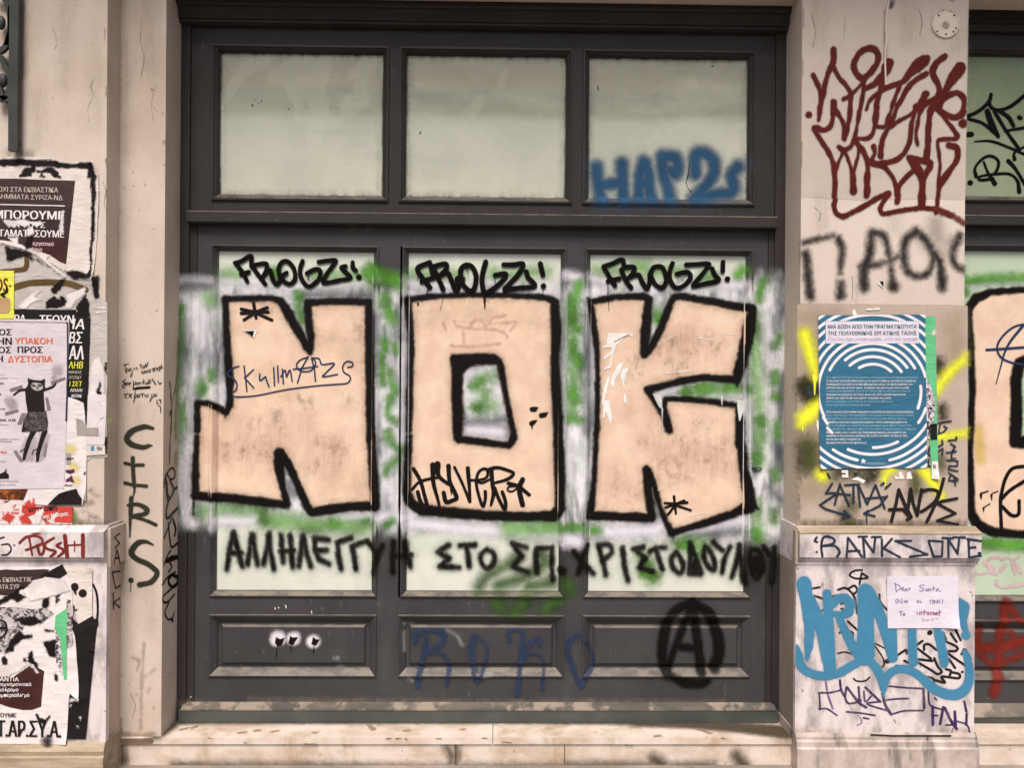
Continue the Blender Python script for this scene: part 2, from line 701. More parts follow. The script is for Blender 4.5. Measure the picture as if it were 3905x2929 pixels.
doorpaint = door_mat('frame_paint', (.038, .033, .031), (.031, .026, .025))
leafpaint = door_mat('leaf_paint', (.053, .051, .053), (.041, .039, .041))
ledgepaint = surface('ledge_paint', (.14, .12, .095), (.075, .072, .062), 6, .6, 120, .3, stain=(.30, .24, .19), stain_scale=4, stretch=(.6, 2, 2), slo=.48, shi=.6, samt=.85)
boardpaint = surface('board_paint', (.075, .082, .072), (.055, .06, .054), 4, .5, 120, .15, stain=(.12, .11, .09), slo=.6, shi=.8)
pave = surface('paving', (.30, .25, .21), (.20, .17, .14), 3, .8, 60, .4, stain=(.12, .10, .08))
iron = surface('iron_paint', (.045, .048, .042), (.032, .034, .030), 12, .5, 120, .2)
dark = plain('dark_gap', (.012, .010, .010), .9)


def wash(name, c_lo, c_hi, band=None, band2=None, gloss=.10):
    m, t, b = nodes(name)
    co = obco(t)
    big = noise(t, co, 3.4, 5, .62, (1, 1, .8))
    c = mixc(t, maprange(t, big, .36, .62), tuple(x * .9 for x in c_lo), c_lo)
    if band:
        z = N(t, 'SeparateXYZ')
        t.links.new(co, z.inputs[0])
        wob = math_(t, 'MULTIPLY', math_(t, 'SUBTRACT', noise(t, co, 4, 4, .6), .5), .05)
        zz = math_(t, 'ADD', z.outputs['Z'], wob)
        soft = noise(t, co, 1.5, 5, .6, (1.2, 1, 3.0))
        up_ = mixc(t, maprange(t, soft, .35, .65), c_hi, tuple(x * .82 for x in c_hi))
        c = mixc(t, maprange(t, zz, band - .03, band + .03), c, up_)  # reflected street painted in as another tone above the band height
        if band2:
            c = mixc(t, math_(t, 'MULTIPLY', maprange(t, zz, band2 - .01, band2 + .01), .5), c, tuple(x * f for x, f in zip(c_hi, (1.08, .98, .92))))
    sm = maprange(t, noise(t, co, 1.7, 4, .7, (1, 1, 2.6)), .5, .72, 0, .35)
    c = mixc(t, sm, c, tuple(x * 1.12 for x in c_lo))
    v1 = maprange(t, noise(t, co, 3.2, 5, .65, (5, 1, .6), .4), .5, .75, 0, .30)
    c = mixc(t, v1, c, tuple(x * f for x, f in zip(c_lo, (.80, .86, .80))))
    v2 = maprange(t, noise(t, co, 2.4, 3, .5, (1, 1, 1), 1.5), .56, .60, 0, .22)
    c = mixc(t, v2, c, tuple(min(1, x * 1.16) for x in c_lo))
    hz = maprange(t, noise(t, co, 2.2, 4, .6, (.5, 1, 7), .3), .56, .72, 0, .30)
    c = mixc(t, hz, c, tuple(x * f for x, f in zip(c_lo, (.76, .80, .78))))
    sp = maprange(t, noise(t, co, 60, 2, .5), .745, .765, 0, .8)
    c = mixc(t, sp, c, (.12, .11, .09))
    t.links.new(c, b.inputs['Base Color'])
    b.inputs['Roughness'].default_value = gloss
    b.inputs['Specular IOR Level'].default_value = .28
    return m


# ------------------------------------------------------------------ key planes and edges
YL, YJ, YR = -.264, -.154, -.181
zs = lambda v, Y=0.0, u=1952: float(P(u, v, Y)[1])
xs = lambda u, v, Y=0.0: float(P(u, v, Y)[0])
Z_TREAD = zs(2816, -.165)
Z_GROUND = zs(2921, -.165)
Z_SOF = zs(6, -.06)
Z_TOP = 5.4
X_PL = xs(404, 900, YL)
X_J = xs(626, 1200, YJ)
X_PR0, X_PR1 = xs(3053, 1000, YR), xs(3679, 900, YR)
X_F0, X_F1 = xs(685, 1000), xs(2993, 1000)
X_F0 = X_J - .004
X_F1 = X_PR0 + .004

pavement = tag(boxes('pavement', [(-30, 30, -2.6, .6, Z_GROUND - .3, Z_GROUND)], pave, None, 0), kind='structure')
road = tag(boxes('road', [(-30, 30, -12, -2.604, Z_GROUND - .5, Z_GROUND - .12)], surface('asphalt', (.06, .058, .055), (.045, .044, .043), 8, .85, 200, .5), None, 0), kind='structure')

bld = thing('building', (0, 0, Z_GROUND), 'pale plastered street facade with marble pilaster bases covered in tags around the doors', 'building')


def block(name, x0, x1, y0, y1, z0, z1, mat, parent, bev=.004):
    return boxes(name, [(x0, x1, y0, y1, z0, z1)], mat, parent, bev)


# left pilaster
zc0, zc1, zc2 = zs(2126, YL - .05, 200), zs(2030, YL - .05, 200), zs(2002, YL, 200)
zd0 = zs(2833, YL - .03, 200)
pil_l = block('pilaster', -3.2, X_PL, YL, .3, zc2 - .02, Z_TOP, plaster, bld, .006)
XLc = xs(395, 2080, YL - .05)
XLd = xs(405, 2500, YL - .03)
plinth_l = block('plinth', -3.2, XLd, YL - .03, YL - .003, zd0, zc0 - .03, marble, pil_l, .003)
block('plinth_return', XLd - .2, XLd - .010, YL + .004, .28, zd0 - .005, zc2 - .012, surface('marble_warm', (.60, .48, .41), (.46, .35, .29), 4, .6, 70, .2, stretch=(1, 1, .4), stain=(.32, .26, .2)), pil_l, .003)


def cap_prof(yf, yb, z0, z1, z2):
    return [(yb, z2), (yf, z1), (yf, z0), (yf + .012, z0 - .004), (yf + .012, z0 - .014), (yf + .022, z0 - .018), (yf + .022, z0 - .034), (.25, z0 - .034), (.25, z2)]


extrude_profile('plinth_cap', cap_prof(YL - .05, YL - .004, zc0, zc1, zc2), -3.2, XLc, marble, pil_l)
box_cap = block('plinth_cap_side', XLc - .2, XLc + .012, YL - .02, YJ - .003, zc0 - .045, zc1 + .01, surface('marble_pink', (.55, .45, .39), (.44, .34, .29), 4, .6, 70, .2), pil_l, .004)
extrude_profile('plinth_base', [(YL - .032, zd0 + .002), (YL - .045, zd0 - .03), (YL - .04, zd0 - .05), (YL - .05, zd0 - .052), (YL - .05, Z_GROUND - .02), (.25, Z_GROUND - .02), (.25, zd0 + .002)], -3.2, xs(392, 2870, YL - .05), cap_mat, pil_l)

# jamb block between the left pilaster and the opening
jamb = block('jamb', X_PL - .05, X_J, YJ, .3, Z_TREAD - .02, Z_TOP, plaster, bld, .004)
# right pilaster
rc0, rc1, rc2 = zs(2128, YR - .05, 3380), zs(2036, YR - .05, 3380), zs(2008, YR, 3380)
rd0 = zs(2797, YR - .024, 3380)
pil_r = block('pilaster', X_PR0, X_PR1, YR, .3, rc2 - .02, Z_TOP, plaster_new, bld, .005)
XRd0, XRd1 = xs(3034, 2400, YR - .024), xs(3717, 2400, YR - .024)
XRc0, XRc1 = xs(3050, 2080, YR - .05), xs(3743, 2080, YR - .05)
plinth_r = block('plinth', XRd0, XRd1, YR - .024, YR - .001, rd0, rc0 - .03, marble, pil_r, .003)
block('plinth_return', XRd0 + .006, XRd1 - .006, YR + .003, .28, Z_TREAD - .02, rc2 - .012, marble_side, pil_r, .003)
extrude_profile('plinth_cap', cap_prof(YR - .05, YR - .004, rc0, rc1, rc2), XRc0, XRc1, marble, pil_r)
extrude_profile('cap_slope', [(YR - .0525, rc1 + .0), (YR - .0525, rc1 + .004), (YR - .004, rc2 + .003), (YR - .004, rc2 - .001)], XRc0 - .001, XRc1 + .001, cap_mat, pil_r)
block('cap_edge', XRc0 - .012, XRc0 - .002, YR - .036, YR - .004, rc0 - .03, rc1 + .008, marble_side, pil_r, .003)
extrude_profile('plinth_base', [(YR - .026, rd0 + .002), (YR - .034, rd0 - .012), (YR - .034, rd0 - .024), (YR - .042, rd0 - .03), (YR - .042, rd0 - .05), (YR - .05, rd0 - .056), (YR - .05, Z_GROUND - .02), (.25, Z_GROUND - .02), (.25, rd0 + .002)],
                xs(3041, 2850, YR - .05), xs(3735, 2850, YR - .05), surface('base_marble', (.54, .45, .40), (.33, .28, .25), 5, .7, 80, .3, stretch=(1.6, 1, 1), stain=(.12, .105, .095), stain_scale=4.5, slo=.50, shi=.68, samt=.85), pil_r)
# lintels (their undersides close the openings), wall above
block('lintel', X_J + .001, X_PR0 - .001, YJ, .3, Z_SOF, Z_TOP, plaster_new, bld, .004)
block('lintel', X_PR1 + .001, 6.0, YJ, .3, Z_SOF - .004, Z_TOP, plaster_new, bld, .004)
block('rear_wall', -3.2, 6.0, .302, .5, Z_GROUND - .02, Z_TOP, plain('dark_room', (.03, .028, .026)), bld, 0)

block('shade_slab', -3.0, 5.8, YL - .55, YL - .001, 3.95, 4.12, plaster_new, bld, .01)  # unseen slab added overhead to shade the top of the facade

# doorsteps
step = thing('doorstep', (0, YJ, Z_GROUND), 'worn marble doorstep with a split tread under the wide double door', 'doorstep')
XS0, XS1 = XLd - .006, XRd0 + .004
xj = xs(1879, 2830, -.165)
for a, b in ((XS0, xj - .0015), (xj + .0015, XS1)):
    block('tread', a, b, -.168, .05, zs(2839, -.165), Z_TREAD, step_mat, step, .004)
cuts = [XS0 + .002, xs(1738, 2880, -.162), xs(2153, 2880, -.162), XS1]
for i in range(3):
    block('riser', cuts[i] + .0015, cuts[i + 1] - .0015, -.160, .05, Z_GROUND - .02, zs(2839, -.165) - .004, step_mat, step, .003)
step2 = thing('doorstep', (X_PR1 + .6, YJ, Z_GROUND), 'pale doorstep of the second door cut off at the right edge', 'doorstep')
block('tread', XRd1 + .002, 6.0, -.168, .05, zs(2839, -.165), Z_TREAD, step_mat, step2, .004)
block('riser', XRd1 + .002, 6.0, -.160, .05, Z_GROUND - .02, zs(2839, -.165) - .004, step_mat, step2, .003)

# ------------------------------------------------------------------ doors
PROF_W = [(0, .012), (.0012, .003), (.010, .002), (.013, .008), (.022, .014), (.025, .022), (.0285, .024), (.0285, .036)]
PROF_D = [(0, .012), (.0012, .004), (.006, .003), (.009, .008), (.022, .024), (.0245, .025), (.0245, .036)]
PROF_L = [(0, .012), (.0012, .004), (.006, .003), (.030, .026), (.034, .034), (.047, .034), (.050, .028), (.058, .022)]


def plate(bm, rect, holes, Y, back):
    x0, x1, z0, z1 = rect
    X = sorted({x0, x1, *[h[0] for h in holes], *[h[1] for h in holes]})
    Z = sorted({z0, z1, *[h[2] for h in holes], *[h[3] for h in holes]})
    vs = {}

    def vert(x, z):
        if (x, z) not in vs:
            vs[(x, z)] = bm.verts.new((x, Y, z))
        return vs[(x, z)]
    for i in range(len(X) - 1):
        for j in range(len(Z) - 1):
            cx, cz = (X[i] + X[i + 1]) / 2, (Z[j] + Z[j + 1]) / 2
            if any(h[0] < cx < h[1] and h[2] < cz < h[3] for h in holes):
                continue
            bm.faces.new((vert(X[i], Z[j]), vert(X[i + 1], Z[j]), vert(X[i + 1], Z[j + 1]), vert(X[i], Z[j + 1])))
    r = [bm.verts.new((x, y, z)) for y in (Y, back) for x, z in ((x0, z0), (x1, z0), (x1, z1), (x0, z1))]
    for i in range(4):
        j = (i + 1) % 4
        bm.faces.new((r[i], r[j], r[4 + j], r[4 + i]))


class Relief:
    def __init__(s):
        s.pieces, s.rings = [], []

    def raw(s, x, z):
        y = np.full_like(x, .03)
        for (x0, x1, z0, z1), yy in s.pieces:
            y = np.where((x >= x0) & (x <= x1) & (z >= z0) & (z <= z1), yy, y)
        for (x0, x1, z0, z1), pr in s.rings:
            d = np.minimum(np.minimum(x - x0, x1 - x), np.minimum(z - z0, z1 - z))
            yy = np.interp(d, [p[0] for p in pr], [p[1] for p in pr])
            y = np.where(d >= 0, yy, y)
        return y

    def __call__(s, x, z):
        y = s.raw(x, z)
        for e in ((.0035, 0), (-.0035, 0), (0, .0035), (0, -.0035)):
            y = np.minimum(y, s.raw(x + e[0], z + e[1]))
        return y


def rect(u0, v0, u1, v1, Y=0.008):
    a, b = P(u0, v0, Y), P(u1, v1, Y)
    return (float(a[0]), float(b[0]), float(b[1]), float(a[1]))


def ring_part(name, r, prof, mat, parent):
    bm = bmesh.new()
    ring(bm, r, prof)
    return mesh_bm(name, bm, mat, parent)


def pane(r, inset, mat, parent, Y=.034):
    return block('pane', r[0] + inset - .001, r[1] - inset + .001, Y, Y + .006, r[2] + inset - .001, r[3] - inset + .001, mat, parent, 0)


zb1, zb0 = zs(819), zs(866)
ZD0, ZD1 = zs(2690), zb0 + .004
wash_top_reflect = wash('whitewash_reflected_upper', (.56, .57, .465), (.41, .42, .335), zs(437), zs(335))  # whitewash with the street's reflection painted into its colour as bands
wash_low = wash('whitewash_lower', (.64, .67, .58), (.6, .62, .54), None)

relief = Relief()
door = thing('shop_door', ((X_F0 + X_F1) / 2, 0, Z_TREAD), 'wide dark grey shop door with three whitened panes, sprayed with huge peach letters NOK', 'door')
xl1, xl2 = xs(719, 1150), xs(747, 1150)
xr1, xr2 = xs(2932, 1150), xs(2954, 1150)
ztop = zs(98)
fr = boxes('frame', [(X_F0, xl1, 0, .12, Z_TREAD + .001, Z_SOF), (xr2, X_F1, 0, .12, Z_TREAD + .001, Z_SOF),
                     (xl1 + .0003, xl2, .010, .12, Z_TREAD + .05, zb0), (xr1, xr2 - .0003, .010, .12, Z_TREAD + .05, zb0)], doorpaint, door, .004)
for r_ in ((X_F0, xl1, Z_TREAD, Z_SOF), (xr2, X_F1, Z_TREAD, Z_SOF)):
    relief.pieces.append((r_, 0.0))
for r_ in ((xl1, xl2, Z_TREAD, zb0), (xr1, xr2, Z_TREAD, zb0)):
    relief.pieces.append((r_, .010))
cz = [Z_SOF - .002, zs(31, -.06), zs(77, -.045), zs(95, -.03), zs(106, -.015)]
extrude_profile('cornice', [(.1, cz[0]), (-.062, cz[0]), (-.062, cz[1] + .008), (-.054, cz[1]), (-.046, cz[1]), (-.040, (cz[1] + cz[2]) / 2), (-.034, cz[2] + .004), (-.034, cz[2]), (-.024, cz[2] - .002), (-.024, cz[3]), (-.012, cz[3] - .003), (-.012, cz[4]), (.1, cz[4])],
                X_F0 + .0005, X_F1 - .0005, doorpaint, door)
TW = [rect(809, 164, 1481, 770), rect(1524, 176, 2181, 779), rect(2224, 184, 2878, 784)]
tz0, tz1 = min(r[2] for r in TW), max(r[3] for r in TW)
tz0, tz1 = sum(r[2] for r in TW) / 3, sum(r[3] for r in TW) / 3
TW = [(r[0], r[1], tz0, tz1) for r in TW]
bm = bmesh.new()
plate(bm, (xl1 + .0003, xr2 - .0003, zb1 - .01, cz[4] + .02), TW, .012, .1)
tl = mesh_bm('transom_frame', bm, doorpaint, door)
relief.pieces.append(((xl1, xr2, zb1, cz[4]), .012))
for r_ in TW:
    w = ring_part('transom_moulding', r_, PROF_W, doorpaint, tl)
    pane(r_, .0285, wash_top_reflect, tl)
    relief.rings.append((r_, PROF_W + [(.0286, .034)]))
extrude_profile('transom_bar', [(.1, zb1 + .004), (.008, zb1 + .004), (-.026, zb1 - .001), (-.030, zb1 - .006), (-.030, zb0 + .006), (-.024, zb0), (.1, zb0)], xl1 - .0002, xr2 + .0002, doorpaint, door)
relief.pieces.append(((xl1, xr2, zb0, zb1), -.030))

DP = [rect(806, 927, 1436, 2279), rect(1528, 941, 2152, 2281), rect(2232, 947, 2862, 2283)]
z0_, z1_ = sum(r[2] for r in DP) / 3, sum(r[3] for r in DP) / 3
DP = [(r[0], r[1], z0_, z1_) for r in DP]
LP = [rect(785, 2346, 1432, 2583), rect(1503, 2346, 2147, 2585), rect(2217, 2347, 2861, 2586)]
z0_, z1_ = sum(r[2] for r in LP) / 3, sum(r[3] for r in LP) / 3
LP = [(DP[i][0], DP[i][1], z0_, z1_) for i, r in enumerate(LP)]
xa = xs(1526, 1500)
lr = (xl2 + .002, xr1 - .002, ZD0, ZD1)
DP[1] = (xa + .0045, *DP[1][1:])                    # its left bead has sprung away and leaves a dark slit
bm = bmesh.new()
plate(bm, lr, [DP[0], (xa - .0045, *DP[1][1:]), DP[2]] + LP, .012, .06)
lf = lf0 = mesh_bm('leaf', bm, leafpaint, door)
relief.pieces.append((lr, .012))
for i in range(3):
    dp, lp = DP[i], LP[i]
    ring_part('moulding', dp, PROF_D, leafpaint, lf)
    pane(dp, .0245, wash_low, lf)
    ring_part('panel_moulding', lp, PROF_L[:6], leafpaint, lf)
    bm = bmesh.new()
    x0, x1, z0, z1 = lp
    c = ring(bm, (x0 + .047, x1 - .047, z0 + .047, z1 - .047), [(0, .034), (.003, .028), (.011, .022)])
    bm.faces.new(c)
    mesh_bm('lower_panel', bm, leafpaint, lf)
    relief.rings += [(dp, PROF_D + [(.0246, .034)]), (lp, PROF_L)]
zk0, zk1 = zs(2679, .01), zs(2707, -.03)
extrude_profile('weather_sill', [(.01, zk0), (-.030, zk1), (-.030, zk1 - .006), (.01, zk1 - .006)], xl1 - .01, xr2 + .01, ledgepaint, door)
extrude_profile('kick_board', [(.02, zk1 - .0065), (-.027, zk1 - .0065), (-.024, Z_TREAD + .001), (.02, Z_TREAD + .001)], xl1 - .02, xr2 + .02, boardpaint, door)
boxes('gap_backing', [(xl2, xr1, .07, .075, Z_TREAD + .002, zb0)], dark, door, 0)
# small hasp ring on the right stile
hx, hz = P(2893, 1789, 0)
cu = bpy.data.curves.new('hasp_ring', 'CURVE')
cu.dimensions = '3D'
cu.bevel_depth = .0028
s_ = cu.splines.new('POLY')
s_.points.add(19)
for i in range(20):
    a = i * math.tau / 20
    s_.points[i].co = (hx + .013 * math.cos(a), .002 - .004 * math.sin(a), hz + .006 * math.sin(a), 1)
s_.use_cyclic_u = True
as_mesh('hasp_ring', cu, iron, door)
block('hasp_plate', hx - .032, hx - .008, .004, .0115, hz - .008, hz + .008, iron, door, .002)

# second door, cut by the picture's right edge
relief2 = Relief()
door2 = thing('shop_door', (X_PR1 + .7, 0, Z_TREAD), 'second dark grey shop door behind the right pilaster, green glass and a half seen peach letter', 'door')
X20 = X_PR1 - .002
wash_g = wash('greenwash_upper', (.30, .34, .22), (.24, .29, .17), zs(500, 0, 3800), None)
wash_g2 = wash('greenwash_lower', (.46, .56, .42), (.5, .56, .4), None)
e_ = lambda v: zs(v, .01, 3790)
ring2 = []
boxes('frame', [(X20, X20 + .05, 0, .12, Z_TREAD + .001, Z_SOF - .006), (5.9, 6.0, 0, .12, Z_TREAD + .001, Z_SOF - .006)], doorpaint, door2, .004)
c2 = [Z_SOF - .006, e_(36), e_(80), e_(97), e_(125)]
extrude_profile('cornice', [(.1, c2[0]), (-.062, c2[0]), (-.062, c2[1] + .008), (-.046, c2[1]), (-.034, c2[2]), (-.024, c2[2] - .002), (-.024, c2[3]), (-.012, c2[3] - .003), (-.012, c2[4]), (.1, c2[4])], X20 + .0005, 6.0, doorpaint, door2)
xw = [(X20 + .055, X20 + .80), (X20 + .86, X20 + 1.6)]
tw2 = [(a, b, e_(770), e_(181)) for a, b in xw]
bm = bmesh.new()
plate(bm, (X20 + .0503, 5.9, e_(826), c2[4] + .02), tw2, .012, .1)
tl2 = mesh_bm('transom_frame', bm, doorpaint, door2)
relief2.pieces.append(((X20, 6, e_(826), c2[4]), .012))
for r_ in tw2:
    ring_part('transom_moulding', r_, PROF_W, doorpaint, tl2)
    pane(r_, .0285, wash_g, tl2)
    relief2.rings.append((r_, PROF_W + [(.0286, .034)]))
extrude_profile('transom_bar', [(.1, e_(822)), (.008, e_(822)), (-.026, e_(826)), (-.03, e_(830)), (-.03, e_(862)), (-.024, e_(866)), (.1, e_(866))], X20 + .0502, 5.9, doorpaint, door2)
dp2 = [(a, b, e_(2296), e_(932)) for a, b in xw]
lp2 = [(a, b, e_(2597), e_(2365)) for a, b in xw]
for i in range(2):
    lr = (X20 + .052 + .803 * i, X20 + .852 + .803 * i, e_(2690), e_(866) + .004)
    bm = bmesh.new()
    plate(bm, lr, [dp2[i], lp2[i]], .012, .06)
    lf = mesh_bm('leaf', bm, leafpaint, door2)
    relief2.pieces.append((lr, .012))
    ring_part('moulding', dp2[i], PROF_D, leafpaint, lf)
    pane(dp2[i], .0245, wash_g2, lf)
    ring_part('panel_moulding', lp2[i], PROF_L[:6], leafpaint, lf)
    bm = bmesh.new()
    x0, x1, z0, z1 = lp2[i]
    c = ring(bm, (x0 + .047, x1 - .047, z0 + .047, z1 - .047), [(0, .034), (.003, .028), (.011, .022)])
    bm.faces.new(c)
    mesh_bm('lower_panel', bm, leafpaint, lf)
    relief2.rings += [(dp2[i], PROF_D + [(.0246, .034)]), (lp2[i], PROF_L)]
boxes('fixed_panel', [(X20 + 1.66, 5.9, .014, .06, e_(2690), e_(866))], doorpaint, door2, 0)
extrude_profile('weather_sill', [(.01, e_(2683)), (-.030, e_(2720)), (-.030, e_(2724)), (.01, e_(2724))], X20 + .002, 6.0, ledgepaint, door2)
extrude_profile('kick_board', [(.02, e_(2725)), (-.027, e_(2725)), (-.024, Z_TREAD + .001), (.02, Z_TREAD + .001)], X20 + .002, 6.0, boardpaint, door2)

S_DOOR = Front(0.0, relief)
S_DOOR.gaps = [(xa, .0045, DP[1][2], DP[1][3])]
S_DOOR.flat = lambda u, v: P(u, v, .014)
S_DOOR2 = Front(0.0, relief2)
S_DOOR2.flat = lambda u, v: P(u, v, .02)
S_PR = Front(YR)
S_PLR = Front(YR - .024)
S_CAPR = Front(YR - .05)
S_PL = Front(YL)
S_PLL = Front(YL - .03)
S_CAPL = Front(YL - .05)
S_JAMB = Front(YJ)
S_REV = Side(X_J, 1)
S_CAPS = Side(XLc + .012, 1)
S_RET = Side(XLd - .010, 1)

cq = lambda Y, reg, x, y: tuple(float(q) for q in P(*to_s(reg, x, y), Y))
S_PLp = Front(YL, wrinkles(YL, 4, .0011, [(*cq(YL, 'L1', 1245, 60), .010, .022), (*cq(YL, 'L1', 1180, 1540), .006, .02), (*cq(YL, 'L3', 828, 1205), .007, .02), (*cq(YL, 'L3', 1100, 1300), .006, .018)]))
S_PRp = Front(YR, wrinkles(YR, 7, .0010, [(*cq(YR, 'R3', 376, 2010), .008, .02), (*cq(YR, 'R3', 1640, 160), .005, .02), (*cq(YR, 'R3', 1800, 2130), .009, .018)]))
S_PLLp = Front(YL - .03, wrinkles(YL - .03, 9, .0012, [(*cq(YL - .03, 'L5', 852, 1350), .008, .02), (*cq(YL - .03, 'L4', 1175, 705), .007, .018), (*cq(YL - .03, 'L5', 1015, 780), .009, .02)]))
S_NOTE = Front(YR - .024, wrinkles(YR - .024, 12, .0009, [(*cq(YR - .024, 'R5', 2050, 1246), .012, .028), (*cq(YR - .024, 'R5', 1182, 628), .006, .022)]))

# ------------------------------------------------------------------ paints
BLK = (.0048, .0030, .0030)
black_spray = paintmat('black_spray', BLK, .017, .012)
black_soft = paintmat('black_spray_soft', BLK, .018, .014, speck=.12)
mist = paintmat('black_mist', (.022, .022, .012), .075, .05, .34)
black_fine = paintmat('black_tag', BLK, .004, .002, rough=.45, spec=.2)
black_gloss = paintmat('black_gloss', (.0045, .003, .003), .005, .002, rough=.35, spec=.08)
black_dim = paintmat('black_dim', (.004, .0025, .0025), .026, .016, .97)
peach = paintmat('peach_fill', (.68, .485, .36), .014, .006, var=.04, rough=.6, col2=(.72, .545, .41))
navy = paintmat('navy_marker', (.020, .032, .085), .003, .001)
navy_spray = paintmat('navy_tag', (.02, .03, .048), .005, .003)
blue_soft = dict(paintmat('blue_spray', (.020, .080, .165), .058, .022, 1.0), wob=0)
blue_halo = paintmat('blue_halo', (.14, .22, .36), .13, .04, .38)
roko = paintmat('faded_blue', (.024, .042, .088), .014, .014, .88, streak=.35)
green_soft = paintmat('green_spray', (.085, .27, .03), .060, .045, .95, var=.35)
green_dark = paintmat('green_dark', (.045, .105, .018), .075, .03, .82, var=.3)
green_faint = paintmat('green_faint', (.17, .38, .10), .085, .06, .72, var=.25)
white_soft = paintmat('white_spray', (.72, .70, .76), .050, .03, .9, var=.08)
white_crisp = paintmat('white_paint', (.72, .69, .68), .004, .002)
grey_soft = paintmat('grey_overspray', (.10, .11, .13), .075, .035, .72)
white_ring = paintmat('white_ring', (.72, .70, .72), .026, .006, .95)
red_dark = paintmat('maroon_spray', (.080, .009, .006), .009, .004, rough=.5)
red_fade = paintmat('maroon_fade', (.12, .02, .014), .012, .02, .85)
grey_spray = paintmat('charcoal_spray', (.022, .019, .02), .040, .035, .94)
smoke = paintmat('charcoal_haze', (.05, .045, .045), .10, .06, .38)
cyan = paintmat('cyan_spray', (.055, .205, .34), .006, .003, var=.06, rough=.45)
cyan_halo = paintmat('cyan_halo', (.28, .46, .56), .022, .008, .8)
black_marker = paintmat('black_marker', (.016, .012, .013), .003, .0015)
purple = paintmat('purple_marker', (.045, .022, .09), .003, .002, .93, var=.4, streak=.25)
purple_light = paintmat('purple_marker_pale', (.16, .08, .24), .004, .002, .75, streak=.3)
yellow = paintmat('yellow_spray', (.84, .86, .04), .055, .030, .97, var=.04)
yellow_crisp = paintmat('yellow_drip', (.80, .80, .05), .004, .001)
olive = paintmat('olive_spray', (.028, .028, .008), .065, .06, .95, var=.3)
olive_green = paintmat('olive_green', (.065, .078, .022), .085, .06, .88, var=.3)
cirs = paintmat('moss_black', (.028, .028, .019), .007, .004)
redtag = paintmat('red_paint', (.17, .022, .018), .004, .004, .96, var=.2)
redspray = paintmat('red_spray', (.17, .02, .012), .030, .03, .9, var=.2)
pink = paintmat('pink_tag', (.62, .42, .46), .012, .006, .85)
patch_tan = paintmat('tan_repaint', (.45, .365, .30), .006, .002, var=.06)
patch_pale = paintmat('pale_repaint', (.60, .51, .45), .008, .004, .75, var=.04)
grime = paintmat('grime', (.10, .075, .05), .030, .05, .55, streak=.4)
mossy = paintmat('moss', (.07, .075, .03), .03, .04, .6, streak=.3)
chalk = paintmat('chip_white', (.78, .74, .70), .0025, .002)
smudge = paintmat('smudge', (.28, .19, .16), .09, .08, .42, speck=.85)
wear = paintmat('worn_fill', (.56, .34, .26), .16, .12, .25, streak=.5)
wear2 = paintmat('pale_fill', (.78, .62, .46), .12, .10, .5, streak=.3)
rust = paintmat('faded_rose', (.46, .25, .20), .014, .02, .38, streak=.3)

def bgmat():
    m, t, b = nodes('sprayed_backdrop')
    co = obco(t)
    at = N(t, 'Attribute', attribute_name='sd')
    w = math_(t, 'MULTIPLY', math_(t, 'SUBTRACT', noise(t, co, 5, 5, .62), .5), .16)
    s = math_(t, 'ADD', at.outputs['Fac'], w)
    a = math_(t, 'MULTIPLY', maprange(t, s, -.075, .04, .97, 0), maprange(t, noise(t, co, 6, 4, .55, (2.5, 1, .7), .3), .33, .52, .45, 1))
    n1 = noise(t, co, 5.5, 2.5, .45, (3.0, 1, .8), .3)
    n2 = noise(t, co, 6, 2.5, .5, (1.4, 1, 1.6), .3)
    c = mixc(t, maprange(t, n1, .30, .58), (.17, .185, .20), (.75, .74, .77))
    c = mixc(t, maprange(t, n2, .46, .70, 0, .7), c, (.36, .44, .37))
    c = mixc(t, maprange(t, noise(t, co, 2.6, 3, .6), .55, .68, 0, .7), c, (.66, .65, .66))
    t.links.new(c, b.inputs['Base Color'])
    t.links.new(a, b.inputs['Alpha'])
    b.inputs['Roughness'].default_value = .5
    b.inputs['Specular IOR Level'].default_value = .35
    return dict(m=m, fe=.19)


backdrop = bgmat()
LV = lambda n: .0006 + .0005 * n

# ---- door: background spray
paint('spray_backdrop', door, S_DOOR, g('S', '640,1082 900,1070 1300,1072 1700,1062 2300,1060 2700,1062 3040,1045 3040,2085 2600,2070 2250,2072 1900,2030 1560,2040 1300,2030 1000,2012 640,2020'), backdrop, .006, LV(0), miss=.12, label='mottled white and grey spray band across all three leaves')
WS = (k('U1', 90, '540,1420 900,1440 1300,1500 2140,1420') + k('U1', 70, '1220,1560 1290,1600; 120,1440 420,1450') + k('U2', 90, '420,1450 900,1480; 1300,1440 1500,1430; 2100,1380 2200,1400') + k('U2', 60, '400,1560 900,1600')
      + k('U3', 90, '300,1400 500,1440; 1250,1480 1900,1480; 700,1560 860,1560') + k('N1', 110, '200,900 240,950; 480,930 900,930; 1320,930 1600,920 2100,900')
      + k('N2', 130, '150,900 460,890; 460,960 1000,1020 1500,1060 2000,1100; 2100,1150 2210,1160') + k('N2', 70, '230,100 250,700; 2120,100 2130,500') + k('N3', 120, '20,1120 120,1140; 300,1060 900,1040 1050,1000; 1200,1090 1900,930')
      + k('M1', 80, '350,200 340,600; 520,700 560,1150') + k('M2', 60, '390,250 390,1600') + k('M2', 130, '1080,1480 1400,1520; 1060,900 1200,880; 1350,900 1440,1400') + k('M3', 60, '290,300 300,900') + k('M3', 90, '1020,1090 1300,1040; 1560,1130 1900,1120; 1010,100 960,450')
      + k('M2', 26, '2085,100 2080,900 2070,1600') + k('M1', 26, '200,60 190,600; 2170,60 2165,1500') + k('M3', 26, '15,60 10,1500; 1965,1000 1950,1600; 2150,300 2140,1500') + k('N1', 30, '180,100 170,800; 440,1000 430,700'))
paint('white_overspray', door, S_DOOR, WS, white_soft, .007, LV(1))
